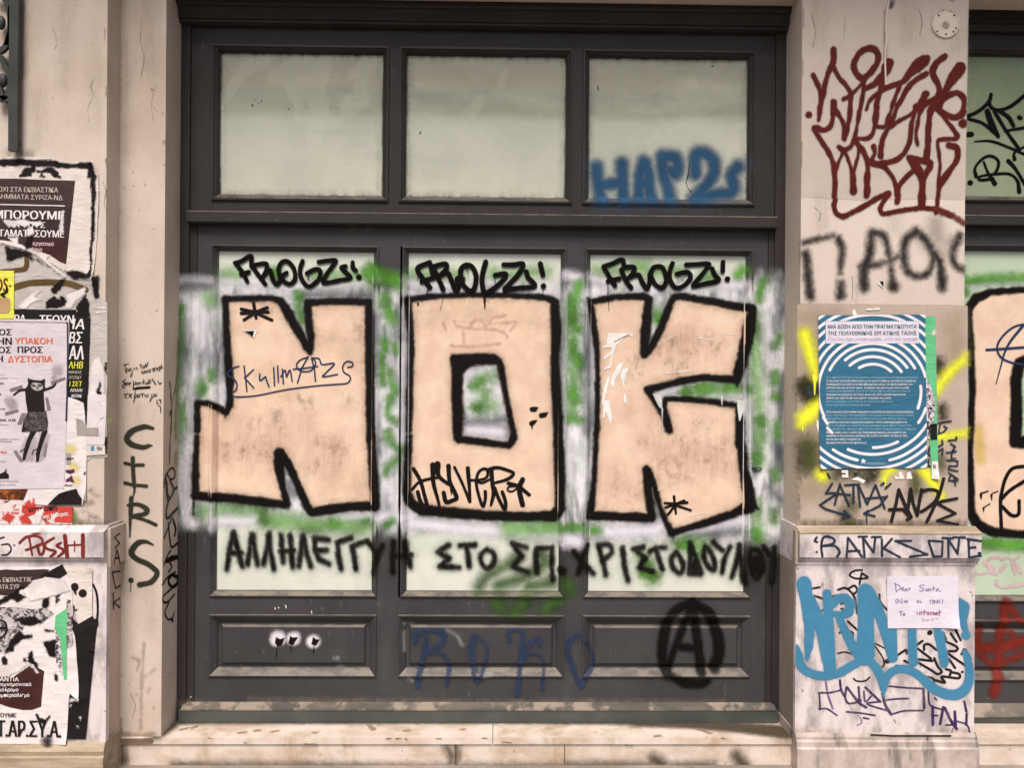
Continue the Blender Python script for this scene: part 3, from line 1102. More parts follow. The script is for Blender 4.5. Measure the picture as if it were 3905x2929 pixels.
GS = k('U1', 60, '1400,1580 2080,1590; 180,1480 380,1490') + k('M1', 70, '120,350 130,1000; 2150,300 2140,900; 560,500 560,900') + k('M3', 40, '230,150 240,1500') + k('N1', 50, '1250,550 1290,650; 560,770 1000,790; 1380,1030 1560,1020') + k('N3', 60, '960,740 975,870; 1300,1110 1900,1050') + k('K2', 60, '480,200 470,700; 490,1200 490,1600') + k('K3', 60, '470,300 480,520; 370,700 480,860') + k('M2', 60, '320,300 330,520; 1050,1400 1500,1390')
paint('grey_overspray', door, S_DOOR, GS, grey_soft, .007, LV(2))
GF = (k('U1', 120, '1110,1370 1120,1400; 420,1620 430,1640') + k('M1', 70, '100,230 90,600; 430,90 440,120; 120,1250 130,1400; 1330,80 1340,160') + k('M1', 100, '330,1010 350,1060') + k('N1', 80, '1050,880 1350,900; 480,820 950,830; 290,820 360,830') + k('N1', 150, '1000,940 2000,1010')
      + k('U2', 100, '1330,1350 1400,1380; 220,1420 330,1490') + k('M2', 100, '180,150 260,320; 1180,950 1350,920; 1240,1100 1260,1180; 1200,1260 1330,1240') + k('M3', 110, '100,150 90,1300; 1980,300 2080,1600') + k('U3', 140, '780,1290 860,1300; 1500,1390 1560,1400') + k('M3', 110, '990,250 1010,330; 1300,1080 1900,1060')
      + k('K3', 90, '260,200 260,460; 230,900 260,1250') + k('N2', 170, '1500,1020 1950,1010') + k('N3', 130, '1230,1190 1480,1200; 850,1350 930,1550') + k('U1', 70, '560,1350 700,1360; 1500,1390 2080,1380') + k('U2', 70, '480,1360 1000,1370; 1500,1360 1900,1330') + k('U3', 80, '350,1320 1250,1330'))
paint('pale_green_overspray', door, S_DOOR, GF, green_faint, .009, LV(3))
GG = (k('U1', 120, '2080,1330 2140,1430') + k('U1', 60, '1080,1340 1120,1380') + k('M1', 46, '1340,100 1330,60; 1330,200 1390,340; 440,880 445,950; 130,210 100,260; 350,1060 330,1090') + k('U2', 110, '30,1290 120,1370; 180,1400 320,1430')
      + k('M2', 60, '195,80 240,280; 180,560 200,650; 300,620 310,660; 230,880 260,1000 300,1080; 240,1150 220,1320 300,1400; 220,1520 270,1640; 160,700 170,1000') + k('M2', 66, '1110,1040 1190,1000; 1140,1255 1170,1250') + k('N2', 56, '220,40 260,110 360,180; 310,290 230,350 200,430; 200,970 270,930; 20,930 40,960; 2060,1010 2200,990')
      + k('M2', 56, '2160,180 2200,420; 2180,650 2210,700; 2150,1110 2200,1160; 2130,1390 2200,1380') + k('M3', 52, '85,60 80,320 150,430; 110,560 90,650 160,790; 90,1090 150,1170; 60,1380 180,1390') + k('U3', 80, '160,1480 120,1610; 1850,1370 1900,1320; 2080,1500 2060,1620')
      + k('N3', 80, '60,1000 180,1000; 280,1040 360,1045') + k('M3', 60, '990,290 1010,310; 1440,1055 1560,1045; 1740,1035 1800,1030; 1290,1090 1320,1100; 1950,1060 1955,1065; 2050,1390 2090,1400') + k('K2', 60, '300,200 280,300; 470,790 420,890; 420,1170 415,1260; 420,1420 440,1430') + k('K3', 55, '440,30 450,160; 420,560 430,620; 400,960 410,1070; 210,1180 240,1230; 230,390 250,430')
      + k('N1', 60, '960,920 985,930; 1700,960 1725,965; 2040,945 2090,930') + k('N3', 60, '1240,1190 1340,1180; 1390,1290 1420,1300; 880,1380 900,1400; 850,1500 990,1530'))
paint('green_spray', door, S_DOOR, GG, green_soft, .006, LV(4))
paint('green_swirl', door, S_DOOR, k('N2', 100, '1180,1640 1260,1540 1450,1420 1600,1320') + k('N2', 120, '1380,1620 1700,1520 1860,1390 1840,1300; 1700,1630 1950,1590') + k('B2', 90, '1130,230 1180,280; 1380,200 1290,310; 1560,270 1660,210; 1730,60 1760,120'), green_dark, .006, LV(4), label='dark green swirl under the writing')

# ---- letters N O K
def letter(fill, outline, lab, hole=None):
    f = paint('graffiti_letter', door, S_DOOR, [('p', fill, hole)], peach, .004, LV(6), miss=.05, label=lab)
    paint('overspray', f, S_DOOR, outline, mist, .006, LV(7.6))
    paint('outline', f, S_DOOR, outline, black_spray, .004, LV(8))
    return f


nA = ('565,105 800,96 1070,96 1150,125 1200,200 1330,430 1430,610 1462,655 1475,520 1440,250 1440,145 1700,132 2085,140 2092,500 2100,1000 2112,1620', 'M1')
nB = ('2112,60 2140,450 2150,770 1900,785 1650,815 1480,855 1440,790 1340,570 1230,330 1150,215 1128,330 1165,600 1200,755 800,715 400,672 270,665 272,300 285,50', 'N1')
nC = ('288,1450 295,1200 420,1212 575,1315 612,1240 615,1000 600,800 575,400', 'M1')
npts = np.vstack([pts_of(r, t) for t, r in (nA, nB, nC)])
outl = (k('M1', 70, '612,1235,75 615,1000,80 600,800,80 575,400,78 567,105,72 800,96,68 1070,96,68 1150,125,85 1200,200,95 1330,430,98 1430,610,85 1465,670,60', 0) + k('M1', 80, '1465,665,60 1468,520,85 1440,250,88 1440,145,80 1700,132,70 2085,142,80 2092,500,98 2100,1000,98 2112,1640,100', 0)
        + k('N1', 100, '2112,60,100 2140,450,105 2155,775,100 1900,785,95 1650,815,95 1485,845,100 1430,780,85 1340,570,75 1230,330,95 1150,225,105', 0) + k('N1', 90, '1140,225,120 1140,400,100 1175,600,70 1215,765,80 800,715,92 400,672,88 268,662,88 272,300,64 285,40,60', 0)
        + k('M1', 66, '288,1500 290,1205', 0) + k('M1', 66, '290,1205 420,1212 575,1310 612,1240', 0) + k('N1', 40, '235,650 270,670;250,740,20 250,860,6', 0) + k('M1', 20, '570,1340,40 566,1365,6', 0))
N_ = letter(npts, outl, 'peach letter N with black outline')
paint('marker_star', N_, S_DOOR, k('M1', 34, '865,150 880,240 892,308; 735,212 880,245 1020,245; 735,258 880,250 1010,198; 765,328 880,255; 880,250 1060,330', 0), black_fine, .003, LV(11))
paint('chip', N_, S_DOOR, g('M1', '740,432 905,436 872,516 855,516'), chalk, .002, LV(11))
paint('chip_black', N_, S_DOOR, g('M1', '768,448 872,446 855,514 830,490'), black_fine, .002, LV(12))  # black triangle of the chip, edged by the white
paint('marker_tag', N_, S_DOOR, k('M1', 15, '710,820 660,835 600,880 600,920 660,960 690,1010 680,1070 650,1090; 930,900 935,970 990,930 1000,960 1030,1040; 1170,850 1175,920 1180,1005; 1155,930 1200,860 1215,930 1250,860 1275,980; 1440,720 1350,760 1320,820 1370,870 1460,870 1510,820 1520,770 1480,730; 1480,730 1560,740 1590,800 1720,790 1640,880 1600,930 1755,905; 1860,830 1910,820 1910,780 1850,770 1810,820 1820,880 1880,920 1890,960 1850,1000 1750,1010 1500,1030 1200,1070 900,1130 700,1145 650,1135')
      + k('M1', 15, '765,815 780,950 795,1085; 865,855 770,945; 770,940 868,1050; 1078,835 1088,1025; 1120,815 1128,990; 1445,715 1380,830 1330,995; 1480,740 1510,850 1520,980; 1285,850 1400,840 1545,820', 0), navy, .0022, LV(11))
paint('scuff', N_, S_DOOR, k('N1', 90, '560,150 550,300; 760,120 740,220; 960,120 970,210; 1500,400 1520,330; 1740,200 1730,290; 1550,120 1800,160') + k('M1', 90, '1350,1150 1480,1230; 1100,1300 1120,1450; 850,1420 900,1440; 1850,1150 1880,1200; 700,1600 900,1640') + k('M1', 60, '1000,190 1100,240; 1950,330 2000,500'), smudge, .006, LV(7))

paint('worn_fill', N_, S_DOOR, k('N1', 260, '420,60 700,200 1000,330; 1550,120 1800,300') + k('M1', 200, '620,1450 1000,1600 1400,1500'), wear, .008, LV(6.5))
paint('pale_fill', N_, S_DOOR, k('M1', 220, '1700,550 1900,700; 1000,900 1150,1050') + k('N1', 160, '1700,560 1950,600'), wear2, .008, LV(6.3))
oA = ('425,112 700,76 1100,60 1500,66 1900,88 1985,135 1990,400 1985,900 2005,1300 2020,1640', 'M2')
oB = ('2022,100 2032,500 2032,790 1985,890 1700,892 1300,882 900,852 560,815 460,755 418,610 430,300 442,60', 'N2')
oC = ('438,1500 450,1000 462,600 445,300', 'M2')
opts = np.vstack([pts_of(r, t) for t, r in (oA, oB, oC)])
oh = pts_of('M2', '1010,900 1040,850 1090,812 1250,805 1370,800 1385,890 1430,1130 1490,1400 1510,1540 1480,1620 1430,1620 1250,1590 1000,1555 1010,1300 1005,1050')
oi = pts_of('M2', '890,695 1000,690 1200,680 1340,688 1415,745 1450,840 1480,1050 1540,1350 1588,1590 1550,1655 1500,1692 1300,1672 1000,1636 950,1640 902,1590 893,1200 882,850 870,740')
outl = k('M2', 62, '425,112,75 700,76,60 1100,60,58 1500,66,58 1900,88,66 1985,140,95 1990,400,100 1985,900,95 2005,1300,100 2020,1640,104', 0) + k('N2', 104, '2022,100,104 2032,500,110 2035,790,105 1975,885,110 1700,892,95 1300,882,100 900,852,110 560,815,110 460,750,100 415,610,75 430,300,70 442,40,64', 0) + k('M2', 64, '438,1500 450,1000 462,600 445,300,66 425,112,75', 0) + [('p', oi, oh)]
O_ = letter(opts, outl, 'peach letter O with a white and green hole', oh)
paint('paint_spots', O_, S_DOOR, k('M2', 46, '1740,1275,50 1765,1275,54 1800,1258,12; 1840,1340,54 1870,1335,54 1905,1312,12; 1735,1425,52 1755,1415,48 1790,1395,12; 1740,1420,34 1740,1490,6', 0) + k('M2', 16, '535,150 533,170', 0), black_fine, .0025, LV(11))
paint('hyver_tag', O_, S_DOOR, k('N2', 40, '485,385 560,520 610,700 630,790 590,780 555,720 530,630; 470,605,30 540,530 640,495 740,478; 690,345,60 695,530,44 740,700 760,785,28; 740,335,64 750,455,46 830,530 885,560,28; 855,355,46 870,520 940,685 900,720 830,735 805,640; 880,600,16 885,665,8; 920,370 1010,560 1080,735,30; 1060,380,46 1075,560 1085,735,28; 1090,505,28 1170,505 1255,480 1270,410 1230,385 1170,430 1150,540 1180,680 1220,785,34 1245,710 1245,625; 1150,512,28 1210,535,28 1290,500,24; 1310,390 1320,540 1335,640,44 1305,770,30; 1280,395,40 1370,372 1480,400 1545,438 1470,500,34 1340,535,28; 1345,590 1390,710 1450,815,38 1460,740 1425,630; 1640,500,54 1605,600 1640,770; 1490,540 1600,575 1710,660; 1560,570,20 1490,580,22 1485,615,22 1530,625,22 1580,595,18'), black_fine, .003, LV(11), label='black HYVER tag inside the letter')
paint('faded_marks', O_, S_DOOR, k('M2', 28, '800,360 830,430; 920,340 940,390 1100,420 1350,430 1450,470 1480,520; 1090,400 1110,345 1190,330 1250,390; 1290,350 1330,310 1460,275; 1290,365 1450,360 1570,350 1510,440; 1010,430 1020,600; 880,600 1100,610 1400,580'), rust, .004, LV(9))

paint('worn_fill', O_, S_DOOR, k('M2', 200, '600,330 1100,230 1700,300') , wear2, .008, LV(6.3))
kA = ('285,135 550,88 850,76 905,115 880,300 860,550 865,690 950,580 1050,370 1130,150 1170,92 1235,76 1600,135 1985,215 1950,450 1900,680 1855,900 1838,955 1500,935 1250,972 1000,1040 880,1062 960,1180 1050,1340 1115,1490 1095,1400 1068,1250 1075,1160 1300,1165 1600,1195 1840,1235 1865,1400 1868,1640', 'M3')
kB = ('1872,120 1890,400 1940,600 1970,775 1800,870 1500,962 1250,1040 1145,1075 1080,940 1020,780 950,560 880,395 880,500 900,700 930,900 700,895 400,885 282,880 300,720 325,500 340,200 346,20', 'N3')
kC = ('355,1500 362,900 352,600 312,350', 'M3')
kp = np.vstack([pts_of(r, t) for t, r in (kA, kB, kC)])
outl = (k('M3', 70, '285,135,72 550,85,68 850,76,78 905,115,85 885,300,104 862,550,105 862,695,95 950,580,80 1050,370,78 1130,150,76 1175,85,70 1240,76,78 1600,135,78 1985,215,95 1950,450,118 1900,680,112 1850,890,110 1840,965,80 1500,935,66 1250,972,72 1000,1040,76 885,1062,66 960,1180,66 1050,1340,55 1110,1490,80', 0)
        + k('M3', 60, '1118,1490,85 1090,1400,80 1070,1250,52 1078,1165,55 1300,1168,58 1600,1200,66 1845,1235,60 1868,1400,95 1868,1650,100', 0) + k('M3', 20, '1840,1010,40 1840,1025,6; 250,100,20 262,130,40', 0)
        + k('N3', 100, '1870,50,92 1885,200,84 1900,400,88 1945,600,110 1975,775,118 1800,862,88 1500,958,80 1250,1036,76 1145,1065,72 1085,950,56 1020,780,56 960,560,60 880,395,92', 0) + k('N3', 90, '880,395,92 890,500,88 905,700,86 935,905,90 700,898,92 400,885,92 282,880,92 298,720,72 325,500,56 340,200,56 346,10,54', 0)
        + k('M3', 60, '354,1520,55 362,900,54 352,600,62 312,350,66 285,135,72', 0) + k('N3', 30, '1160,1080,50 1160,1135,4; 2010,770,60 2040,800,24', 0))
K_ = letter(kp, outl, 'peach letter K with scraped white flecks')
paint('marker_star', K_, S_DOOR, k('N3', 28, '1170,678 1180,770 1190,860; 1072,750 1180,755 1310,745; 1080,797 1180,760 1278,724; 1108,870 1178,775; 1180,770 1345,825', 0), black_fine, .003, LV(11))
paint('scraped_paper', K_, S_DOOR, g('M3', '470,465 740,470 735,500 660,500 560,600 520,720 500,840 425,860 420,845 490,800 510,690 425,755 430,720 500,660 505,620 415,625 415,605 455,590 460,530') + g('M3', '580,800 640,770 600,880 545,960 535,1055 495,1000 520,900') + g('M3', '620,850 700,835 660,900 665,1010 640,940 650,1090 600,920') + g('M3', '480,900 485,960 440,1150 410,1260 405,1200 430,1040') + g('M3', '425,1175 485,1180 515,1340 500,1450 450,1300 430,1370 415,1360') + g('M3', '645,1110 660,1110 665,1225 640,1190'), chalk, .0025, LV(10))
paint('scuff', K_, S_DOOR, k('M3', 110, '1120,820 1260,850; 1000,600 1280,520; 1500,560 1620,600; 750,760 780,900; 1300,640 1350,680; 1450,1400 1500,1450') + k('N3', 70, '980,120 1010,210; 860,80 940,40; 1230,80 1250,160; 1380,50 1390,200; 1550,150 1700,130; 1530,290 1570,370; 1240,270 1400,240; 1180,330 1290,480; 1060,300 1080,420; 1080,440 1180,500; 580,470 560,600; 660,610 720,660; 1760,360 1790,380'), smudge, .006, LV(7))
paint('worn_fill', K_, S_DOOR, k('M3', 230, '1150,650 1280,520 1500,600; 780,1200 950,1400') + k('N3', 240, '950,150 1250,300 1650,250; 600,550 650,700'), wear, .008, LV(6.5))
paint('scratches', K_, S_DOOR, k('M3', 8, '1200,620 1260,700; 1420,520 1600,540; 1080,540 1180,480; 1030,900 1300,870; 540,560 700,480; 1700,470 1830,490; 1250,880 1420,860', 0) + k('N3', 7, '1080,570 1200,520; 1300,900 1500,850; 1000,610 1050,600; 700,160 760,260', 0), chalk, .0022, LV(10))
paint('white_drips', K_, S_DOOR, g('M3', '945,1110 1040,1125 1045,1280 1010,1250 970,1170') + k('M3', 12, '1045,1270,16 1045,1400,8 1048,1560,8; 1678,1150,30 1678,1230,6', 0) + g('M3', '1840,1170 1910,1190 1905,1290 1870,1400 1858,1400 1840,1250'), paintmat('pale_drip', (.60, .62, .58), .006, .003, .9), .003, LV(10))

# ---- writing on the door
FZ1 = k('U1', 48, '670,1245 740,1225 835,1172 842,1270; 670,1245 740,1330 800,1440; 735,1365 815,1342; 845,1285 900,1262 1000,1255 1000,1320 965,1390; 860,1290 930,1390 990,1470; 970,1380 1040,1320 1070,1420 1112,1475 1150,1420 1130,1310 1170,1235 1230,1232 1290,1300 1308,1390 1285,1450 1235,1470 1180,1430 1165,1390 1215,1350; 1385,1228 1358,1310 1370,1400 1430,1488 1490,1480 1560,1410 1570,1330 1520,1312 1430,1355; 1445,1370,14 1445,1425,8; 1555,1235 1640,1222 1733,1218 1715,1262 1650,1350 1605,1440 1640,1455 1800,1425 1890,1405 1860,1360 1795,1295 1840,1280; 1915,1240 1915,1290 1948,1325; 1980,1395,60 1982,1395,60')
FZ2 = k('U2', 54, '655,1240 530,1300 570,1390 660,1505; 655,1240 680,1320 690,1360; 575,1445 700,1400; 690,1285 820,1255 830,1310 760,1385; 690,1290 740,1390 800,1525; 780,1370 850,1355 890,1440 932,1535 960,1500 950,1410 1005,1425; 990,1420 985,1320 1040,1268 1110,1290 1148,1390 1130,1510 1090,1545 1040,1510 970,1430; 1250,1235 1220,1350 1212,1450 1240,1565 1330,1520 1430,1430 1458,1360 1350,1375; 1440,1265 1540,1265 1645,1258 1600,1360 1500,1470 1455,1530 1600,1510 1768,1490 1700,1400 1680,1340; 1828,1255 1855,1370; 1860,1490,58 1862,1490,58') + k('U2', 12, '640,1530,14 622,1580,6; 797,1540 795,1640 770,1740,5; 1240,1580,30 1240,1735,6; 1272,1570 1275,1660,6; 1300,1570 1295,1630,5; 1860,1500 1855,1600,5; 530,1380 530,1430,6; 1045,1290,14 1045,1340,5; 1065,1300,14 1065,1365,5; 1345,1400 1355,1480,6; 1025,1400,18 1030,1440,6', 0)
FZ3 = k('U3', 50, '425,1282 520,1250 620,1210 640,1275; 425,1290 480,1385 545,1485; 470,1440 590,1412; 612,1315 660,1290 745,1290 740,1340 690,1405; 612,1320 660,1430 715,1508; 700,1400 790,1370 830,1440 880,1518 910,1450 912,1370; 925,1340 960,1290 1040,1288 1080,1370 1085,1450 1040,1508 970,1470 922,1370; 1155,1250 1125,1330 1130,1430 1190,1508 1280,1480 1345,1400 1310,1342 1200,1362; 1298,1265 1400,1260 1535,1256 1510,1310 1440,1400 1372,1490 1500,1465 1640,1430 1600,1370 1572,1305; 1688,1235 1685,1335; 1733,1415,60 1735,1415,60') + k('U3', 14, '470,1460 470,1600 480,1750,6; 1215,1390 1220,1460,5; 1245,1390 1243,1445,5; 1268,1385 1265,1430,5; 1290,1375 1288,1400,5', 0)
for z, l in ((FZ1, 'left'), (FZ2, 'dripping middle'), (FZ3, 'right')):
    paint('frogz_tag', door, S_DOOR, z, black_gloss, .003, LV(13), label='black FROGZ! tag on the %s pane' % l)
tx = {}
tx['N1'] = '650,1060 605,1250 580,1445; 650,1060 700,1240 745,1415; 610,1275 740,1270; 840,1070 822,1240 800,1395; 852,1070 880,1270 908,1398; 1030,1065 1010,1220 967,1395; 1032,1065 1042,1250 1080,1440; 1155,1090 1165,1250 1180,1375; 1252,1085 1262,1250 1278,1420; 1150,1255 1290,1245; 1388,1095 1370,1250 1345,1410; 1392,1095 1430,1290 1470,1420; 1660,1135 1510,1118 1512,1240 1560,1340 1662,1392; 1525,1250 1640,1245; 1790,1440 1765,1300 1752,1160 1895,1118; 1945,1450 1930,1320 1910,1200 2062,1148 2160,1255'
tx['N2'] = '0,1150 100,1262; 162,1190 110,1290 62,1480; 280,1150 270,1300 276,1470; 402,1150 422,1290 450,1420; 290,1300 460,1290; 860,1188 740,1262 862,1330 762,1418 970,1430; 972,1196 1140,1190; 1050,1200 1072,1410; 1680,1216 1532,1178 1632,1310 1540,1420 1700,1480; 1790,1490 1780,1350 1786,1228 1950,1218 1946,1400 1960,1560; 2045,1452,84 2055,1452,84'
tx['N3'] = '100,1240 200,1370 312,1490; 250,1190 190,1330 150,1480; 368,1190 410,1340 450,1510; 625,1220 642,1400 682,1560; 842,1216 742,1232 862,1330 800,1430 940,1472; 915,1256 970,1222 1072,1215; 980,1240 1050,1448; 1340,1170 1342,1330 1330,1480; 1340,1170 1400,1330 1462,1490; 1330,1490 1450,1500; 1590,1160 1690,1250; 1760,1212 1702,1340 1680,1480; 1866,1186 1830,1380 1780,1530; 1866,1186 1882,1400 1902,1580; 2100,1200 2180,1290; 2205,1200 2195,1400 2180,1560'
TX = [p for r_, t_ in tx.items() for p in k(r_, 56, t_, 0)]
TX += k('N2', 54, '1262,1236 1205,1285 1202,1370 1262,1440 1328,1390 1335,1285 1262,1236') + k('N3', 54, '372,1190 480,1190 508,1262 430,1340; 1190,1268 1140,1335 1160,1430 1230,1488 1268,1420 1242,1325 1190,1268; 1500,1205 1482,1290 1520,1400 1590,1455 1592,1350 1532,1225; 1962,1225 1960,1400 2025,1535 2088,1420 2058,1245 1965,1228') + k('N3', 120, '1400,1400 1390,1450', 0) + k('N3', 130, '2030,1350 2040,1420', 0)
paint('overspray', door, S_DOOR, TX, mist, .007, LV(12.5))
paint('slogan', door, S_DOOR, TX, black_soft, .004, LV(13), label='black Greek solidarity slogan sprayed along the pane bottoms')
HP = k('U3', 118, '350,225 370,420 405,590; 620,190 628,400 640,600; 390,420 620,390; 855,170 810,330 800,570; 870,180 905,330 910,480 930,560; 830,400 880,400; 1045,110 1055,280 1105,440 1130,575; 1060,115 1180,125 1215,220 1190,300 1140,260; 1395,300 1400,110 1470,75 1570,130 1600,260 1540,390 1440,500 1395,570 1600,515 1780,490 1800,390 1780,310 1850,220')
paint('blue_haze', tl, S_DOOR, HP, blue_halo, .007, LV(1), label=None)
paint('blue_tag', tl, S_DOOR, HP, blue_soft, .006, LV(2), label='blurred blue tag on the right upper pane')
paint('crack', tl, S_DOOR, k('U3', 7, '1335,180 1325,300 1298,390 1320,450 1352,500; 1340,490 1365,480', 0), black_fine, .002, LV(3))
paint('fly_specks', tl, S_DOOR, k('T1', 9, '845,1085 853,1098; 945,1035 950,1050; 1228,1125 1233,1135; 880,1028 884,1030; 915,1068 920,1070', 0) + k('T2', 8, '552,1395 560,1372', 0) + k('T3', 9, '1570,678 1590,672; 360,890 370,925', 0), black_fine, .002, LV(1))
paint('roko_tag', door, S_DOOR, k('B2', 36, '420,560,60 430,495,60 530,468,40 650,492,52 655,575 560,630,44 500,690; 505,480,40 500,640 462,800,46 440,945,50; 545,660,40 640,670,30 710,760,30 690,935,36; 935,530,60 890,640,36 912,780,30 960,905,34 1012,790,26 1045,650,26 1010,570,26 930,520,40; 925,570,44 918,700,30 950,815,26; 1235,560,50 1230,490,44 1300,465,34 1352,505,36 1340,640,36 1320,850,36 1305,1020,44; 1500,600,38 1492,545,44 1420,585,44 1370,660,34 1380,710,38; 1385,670,24 1480,680,26 1530,760,26 1520,970,30')
      + k('B3', 40, '130,505,44 50,555,56 32,640,52 80,800,44 150,945,46 190,860,36 255,760,30 222,600,24 140,512,40'), roko, .0035, LV(9), label='faded blue ROKO tag on the lower panels')
paint('circled_letter', door, S_DOOR, k('B3', 80, '1100,225,75 960,290,79 890,420,84 860,600,88 862,740,84 900,840,80; 1110,225 1250,310,88 1325,480,94 1350,650,100 1310,780,100; 930,860,60 1050,915,80 1180,925,75 1250,900,50') + k('B3', 62, '1110,250 1050,400 990,560 930,700 900,800; 1115,260,75 1150,450 1170,620 1195,820; 970,605 1150,625', 0), black_dim, .004, LV(9), label='big black circled A on the right lower panel')
paint('white_rings', door, S_DOOR, k('B1', 128, '930,540 932,540', 0) + k('B1', 110, '1066,540 1068,540; 1238,566 1240,566', 0), white_ring, .003, LV(9))
paint('paint_spots', door, S_DOOR, g('B1', '915,525 950,545 992,530 965,600 935,612 905,580') + g('B1', '1038,515 1060,530 1108,528 1062,598 1022,582') + g('B1', '1236,528 1262,545 1292,550 1262,602 1222,590') + k('B1', 14, '926,600 915,702,6; 1046,590 1043,655,6; 1243,600 1240,668,6', 0), black_fine, .0025, LV(11))
paint('paint_flecks', door, S_DOOR, k('B1', 7, '912,265 914,280; 1003,245 1008,270; 1228,295 1230,315; 940,262 945,270; 180,1040 188,1036', 0) + k('B2', 8, '175,1180 178,1195', 0), chalk, .002, LV(9))
paint('white_smears', door, S_DOOR, k('B2', 26, '330,410 380,400; 700,470 780,520 830,600; 320,480 325,640; 360,880 390,900; 1010,850 1080,835') + k('B1', 20, '1420,710 1460,712; 1450,780 1490,782'), paintmat('white_smear', (.42, .41, .40), .02, .03, .45, streak=.5), .004, LV(8))
paint('green_wipe', door, S_DOOR, k('J1', 36, '775,60 780,700 775,1150'), green_faint, .006, LV(5))
paint('dust', door, S_DOOR, k('B1', 60, '100,1100 400,1110; 700,1080 1800,1085') + k('B2', 50, '20,1090 1800,1095') + k('B3', 50, '20,1090 1400,1100'), paintmat('sill_dust', (.28, .23, .18), .03, .05, .4, streak=.5), .005, LV(2))

# ---- right door
pf = paint('graffiti_letter', door2, S_DOOR2, [('p', np.vstack((pts_of('E2', '900,440 664,455 400,470 265,520 210,600 212,800 232,1000 242,1300 232,1620'), pts_of('E3', '216,200 216,500 228,800 290,900 420,955 664,975 900,975'))), np.vstack((pts_of('E2', '900,1000 640,1060 600,1150 600,1650'), pts_of('E3', '600,215 900,215'))))], peach, .005, LV(4), label='left half of a peach letter in a thick black outline')
paint('outline', pf, S_DOOR2, k('E2', 72, '900,430,50 664,448,55 400,470,60 275,520,85 205,610,70 215,800,66 232,1000,60 240,1300,54 228,1650,58', 0) + k('E3', 60, '222,60,58 216,300,64 218,500,72 230,800,80 290,895,90 420,955,76 664,975,70 900,975,70', 0) + k('E2', 110, '900,1010,100 640,1070,100 612,1200 615,1660', 0) + k('E3', 110, '612,0 605,190 900,190', 0), black_spray, .004, LV(6))
paint('marker_circle', pf, S_DOOR2, k('E2', 18, '800,760 664,745 560,785 470,880 450,960 490,1030 580,1070 700,1085; 360,960,22 450,955 800,930; 664,760,26 560,890 510,990 480,1100 440,1250,8'), navy, .003, LV(8))
paint('loop_tag', pf, S_DOOR2, k('E3', 30, '700,395 580,415 520,500 492,600 478,700 485,930; 700,510 560,600 490,670; 495,740 570,812 630,800 635,690'), black_fine, .003, LV(8))
paint('paint_spots', pf, S_DOOR2, k('E3', 50, '310,625 330,622 370,608,12; 312,640,24 314,675,8; 410,625 430,620 455,608,10; 402,640,20 402,685,6; 335,745 355,735 388,715,10; 335,750,20 335,785,6', 0), black_fine, .003, LV(8))
paint('yellow_blot', pf, S_DOOR2, k('E3', 70, '290,90 310,340'), paintmat('yellow_faint', (.66, .52, .09), .05, .02, .6), .006, LV(5))
paint('green_spray', door2, S_DOOR2, k('E2', 60, '170,380 400,360 800,345; 175,440 185,470') + k('E3', 90, '320,1050 900,1080'), green_soft, .007, LV(2))
paint('white_spray', door2, S_DOOR2, k('E2', 30, '165,800 180,1100 185,1600; 200,420 500,390 800,380') + k('E3', 26, '170,0 178,500'), white_soft, .006, LV(1))
paint('black_tag', door2, S_DOOR2, k('E1', 32, '150,990 290,930 380,850 402,785; 402,785 388,870 450,918 560,890 690,790; 370,930,50 400,1020,56 460,1140,36; 200,990,26 330,1030,28 440,1120,30; 430,930 520,1080 640,1250; 480,930,34 550,980,38 590,1050,34; 260,1185,12 400,1182,24 540,1230 700,1300; 520,1095,24 700,1065,26; 600,1335,34 600,1280,22 700,1220; 275,1480,34 265,1410,24 330,1330,24 400,1308,26 462,1350,26 450,1430,26 400,1475,14; 340,1360,20 375,1450,26 432,1540,44; 420,1500,26 310,1512,26 310,1480,20 450,1460,26 560,1462,24 625,1520,28 640,1610,40; 548,1350,40 610,1420,30 700,1570,30; 640,980,40 650,985,40; 210,1125,46 235,1123,46; 224,1535,46 226,1535,46'), black_gloss, .003, LV(2), label='black tags on the green upper pane')
paint('pink_tag', door2, S_DOOR2, k('E3', 24, '250,1300 330,1310 420,1270 340,1220 400,1180 465,1170; 380,1220,34 400,1290 440,1310; 490,1190 560,1180 600,1300; 520,1230 480,1290; 640,1160 600,1200 650,1300; 445,1370 450,1410 520,1425 700,1395'), pink, .004, LV(2))
paint('red_tag', door2, S_DOOR2, k('E4', 84, '500,260 490,400 462,560 452,780 400,1020; 700,580 440,650 270,640', 0) + k('E4', 50, '290,480 272,600 300,700 430,780 700,690; 540,300 600,400 700,420; 560,520 590,650'), redspray, .006, LV(3))

# ---- right pilaster
SP = S_PR
paint('pale_patch', pil_r, SP, g('S', '3058,600 3060,-40 3695,-60 3680,762 3560,758 3300,764 3056,752'), patch_pale, .012, LV(0))
paint('tan_patch', pil_r, SP, g('S', '3040,1158 3300,1160 3560,1163 3690,1165 3690,2004 3040,2004'), patch_tan, .012, LV(0))
paint('brown_shade', pil_r, SP, g('S', '3040,1180 3200,1185 3180,1900 3040,1900') + g('R3', '1900,200 2100,150 2100,700 1900,900'), paintmat('tan_mottle', (.38, .32, .19), .12, .08, .4), .012, LV(1))
paint('olive_spray', pil_r, SP, k('R3', 250, '190,1010,180 250,1060,270 350,1180,220') + k('R3', 90, '1815,720 1825,850; 1850,1280 1860,1380') + k('R4', 60, '960,740,90 1020,700,80 1080,660,50'), olive, .006, LV(2))
paint('olive_spray', pil_r, SP, k('R4', 230, '230,330 240,520') + k('R4', 130, '600,650 780,640 1000,620; 1530,700,110 1540,860,110; 700,1150,150 740,1250,130; 1830,480,90 1840,560,90; 760,980,60 770,1060,80'), olive_green, .008, LV(2))
